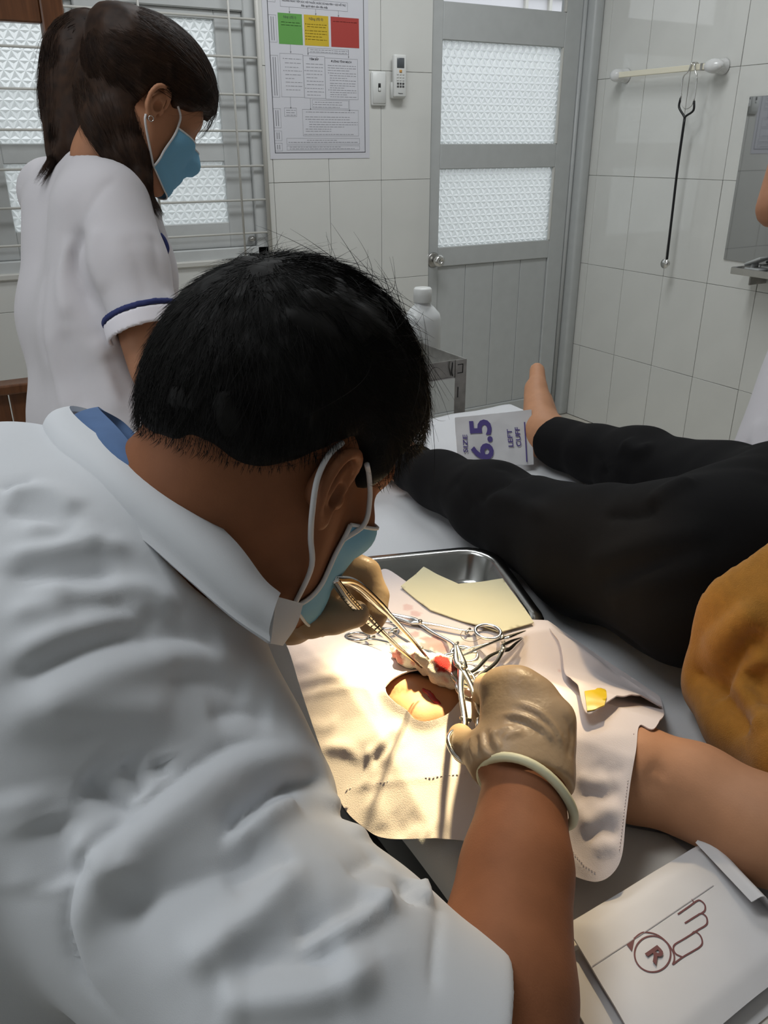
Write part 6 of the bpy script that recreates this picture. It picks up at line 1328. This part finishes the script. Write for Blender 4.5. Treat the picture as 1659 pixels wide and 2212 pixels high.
SV = creases(SV, SF, [([(1656, 1350), (1600, 1410), (1560, 1470), (1535, 1520)], -.015, .009), ([(1656, 1310), (1580, 1380), (1530, 1450)], .009, .013), ([(1656, 1400), (1610, 1450), (1580, 1510)], .010, .011), ([(1485, 1445), (1520, 1470), (1560, 1482)], -.013, .008), ([(1555, 1500), (1590, 1540), (1610, 1590)], -.014, .009), ([(1600, 1480), (1630, 1520), (1656, 1580)], .010, .012), ([(1620, 1440), (1640, 1490), (1656, 1530)], -.012, .009), ([(1490, 1400), (1540, 1340), (1620, 1280)], -.004, .004), ([(1520, 1400), (1560, 1360), (1640, 1300)], .005, .010)])
obj('shirt', (SV, SF), M_MUST, PAT)
obj('hair', sdf_mesh(lambda P: smax(ell(pat_head.loc(P), NHC, (.112, .088, .10))*.95, ncut(pat_head.loc(P))*.8, .012), *bounds([PHD], .17), .009, 1), M_HAIRK, PAT)

# ------------------------------------------------------------------ person at the right edge
OBS = thing('person', 'person in white coat at the right edge raising a bare forearm before the mirror', 'person', (1.66, 0.95, 0.0))
oE = ad(1676, 450, 1.50); oW = ad(1790, 60, 1.52); oS = ad(1800, 330, 1.62); oT = np.array((oS[0]+.10, oS[1]-.12, oS[2]-.02)); oP = np.array((1.72, .93, .80)); oLS = oS+np.array((.22, -.26, 0))
oH = Head(oT+np.array((-.05, .05, .27)), 150, 10, 0, .97); OH, own = straight_hand(oW, oW-oE, CF, .9)
def obs_body(P):
    d = oH.f(P); d = smin(d, cap(P, oH.w(-.02, 0, -.03), oT+np.array((0, 0, .05)), .052, .055), .03); d = smin(d, chain(P, [(oS, .05), (oT, .075), (oLS, .05)]), .04); d = smin(d, cap(P, oT, oP, .08, .08), .04)
    d = smin(d, chain(P, [(oS, .05), (oE, .036), (oE*.5+oW*.5, .036), (oW, .025)]), .015); d = smin(d, hand_f(P, OH, oW, own, 0), .01); d = smin(d, chain(P, [(oLS, .05), (oLS+np.array((.1, -.05, -.26)), .04), (oLS+np.array((-.05, .05, -.42)), .028)]), .02)
    return smin(d, legs(P, oP, np.array((-.8, .6, 0)), .075, .055, .038, .08, np.array((.6, .8, 0))), .03)
lo, hi = bounds([oH.w(0, 0, .14), oE, oW, oS, oLS, (oP[0], oP[1], 0)], .17); lo[2] = -.016
obj('body', join(sdf_mesh(obs_body, lo, hi, .009, 2), oH.ear(-1), oH.ear(1)), M_SKINN, OBS)
oB = ad(1655, 960, 1.60)
def obs_coat(P):
    d = chain(P, [(oS, .075), (oT, .105), (oLS, .075)], .03); d = smin(d, chain(P, [(oT, .12), (oP, .16), (np.array((oP[0], oP[1], .42)), .20)], .04), .05); d = smin(d, cap(P, ad(1790, 700, 1.62), ad(1690, 1200, 1.55), .09, .155), .06)
    d = smin(d, cap(P, oS, oS*.45+oE*.55, .068, .060), .02); d = smin(d, cap(P, oLS, oLS+np.array((.06, -.03, -.17)), .068, .06), .02)
    d = smax(d, -cap(P, oT+np.array((0, 0, .08)), oH.w(-.02, 0, -.03), .06, .08), .006); return smax(d+.004*vnoise(P, 10, 2).astype(np.float32), f32(.45)-P[:, 2], .01)
lo, hi = bounds([oS, oLS, oT, oP, (oP[0], oP[1], .45), ad(1690, 1200, 1.55)], .24); OV, OF = sdf_mesh(obs_coat, lo, hi, .009, 2)
OV = creases(OV, OF, [([(1605, 960), (1615, 985), (1625, 1010)], -.008, .012), ([(1640, 900), (1630, 960), (1650, 1010)], .006, .015)]); obj('coat', (OV, OF), M_UNI, OBS)
obj('hair', sdf_mesh(lambda P: smax(ell(oH.loc(P), NHC, (.112, .088, .10))*.97, ncut(oH.loc(P))*.8, .012), *bounds([oH.c], .17), .009, 1), M_HAIRK, OBS)
obj('trousers', sdf_mesh(lambda P: smax(np.minimum(cap(P, (oP[0]-.05, oP[1]-.07, .5), (oP[0]-.05, oP[1]-.07, .06), .085, .07), cap(P, (oP[0]+.05, oP[1]+.07, .5), (oP[0]+.05, oP[1]+.07, .06), .085, .07)), f32(.05)-P[:, 2], .006), *bounds([(oP[0]-.08, oP[1]-.1, .04), (oP[0]+.08, oP[1]+.1, .55)], .12), .012, 1), M_SLACK, OBS)
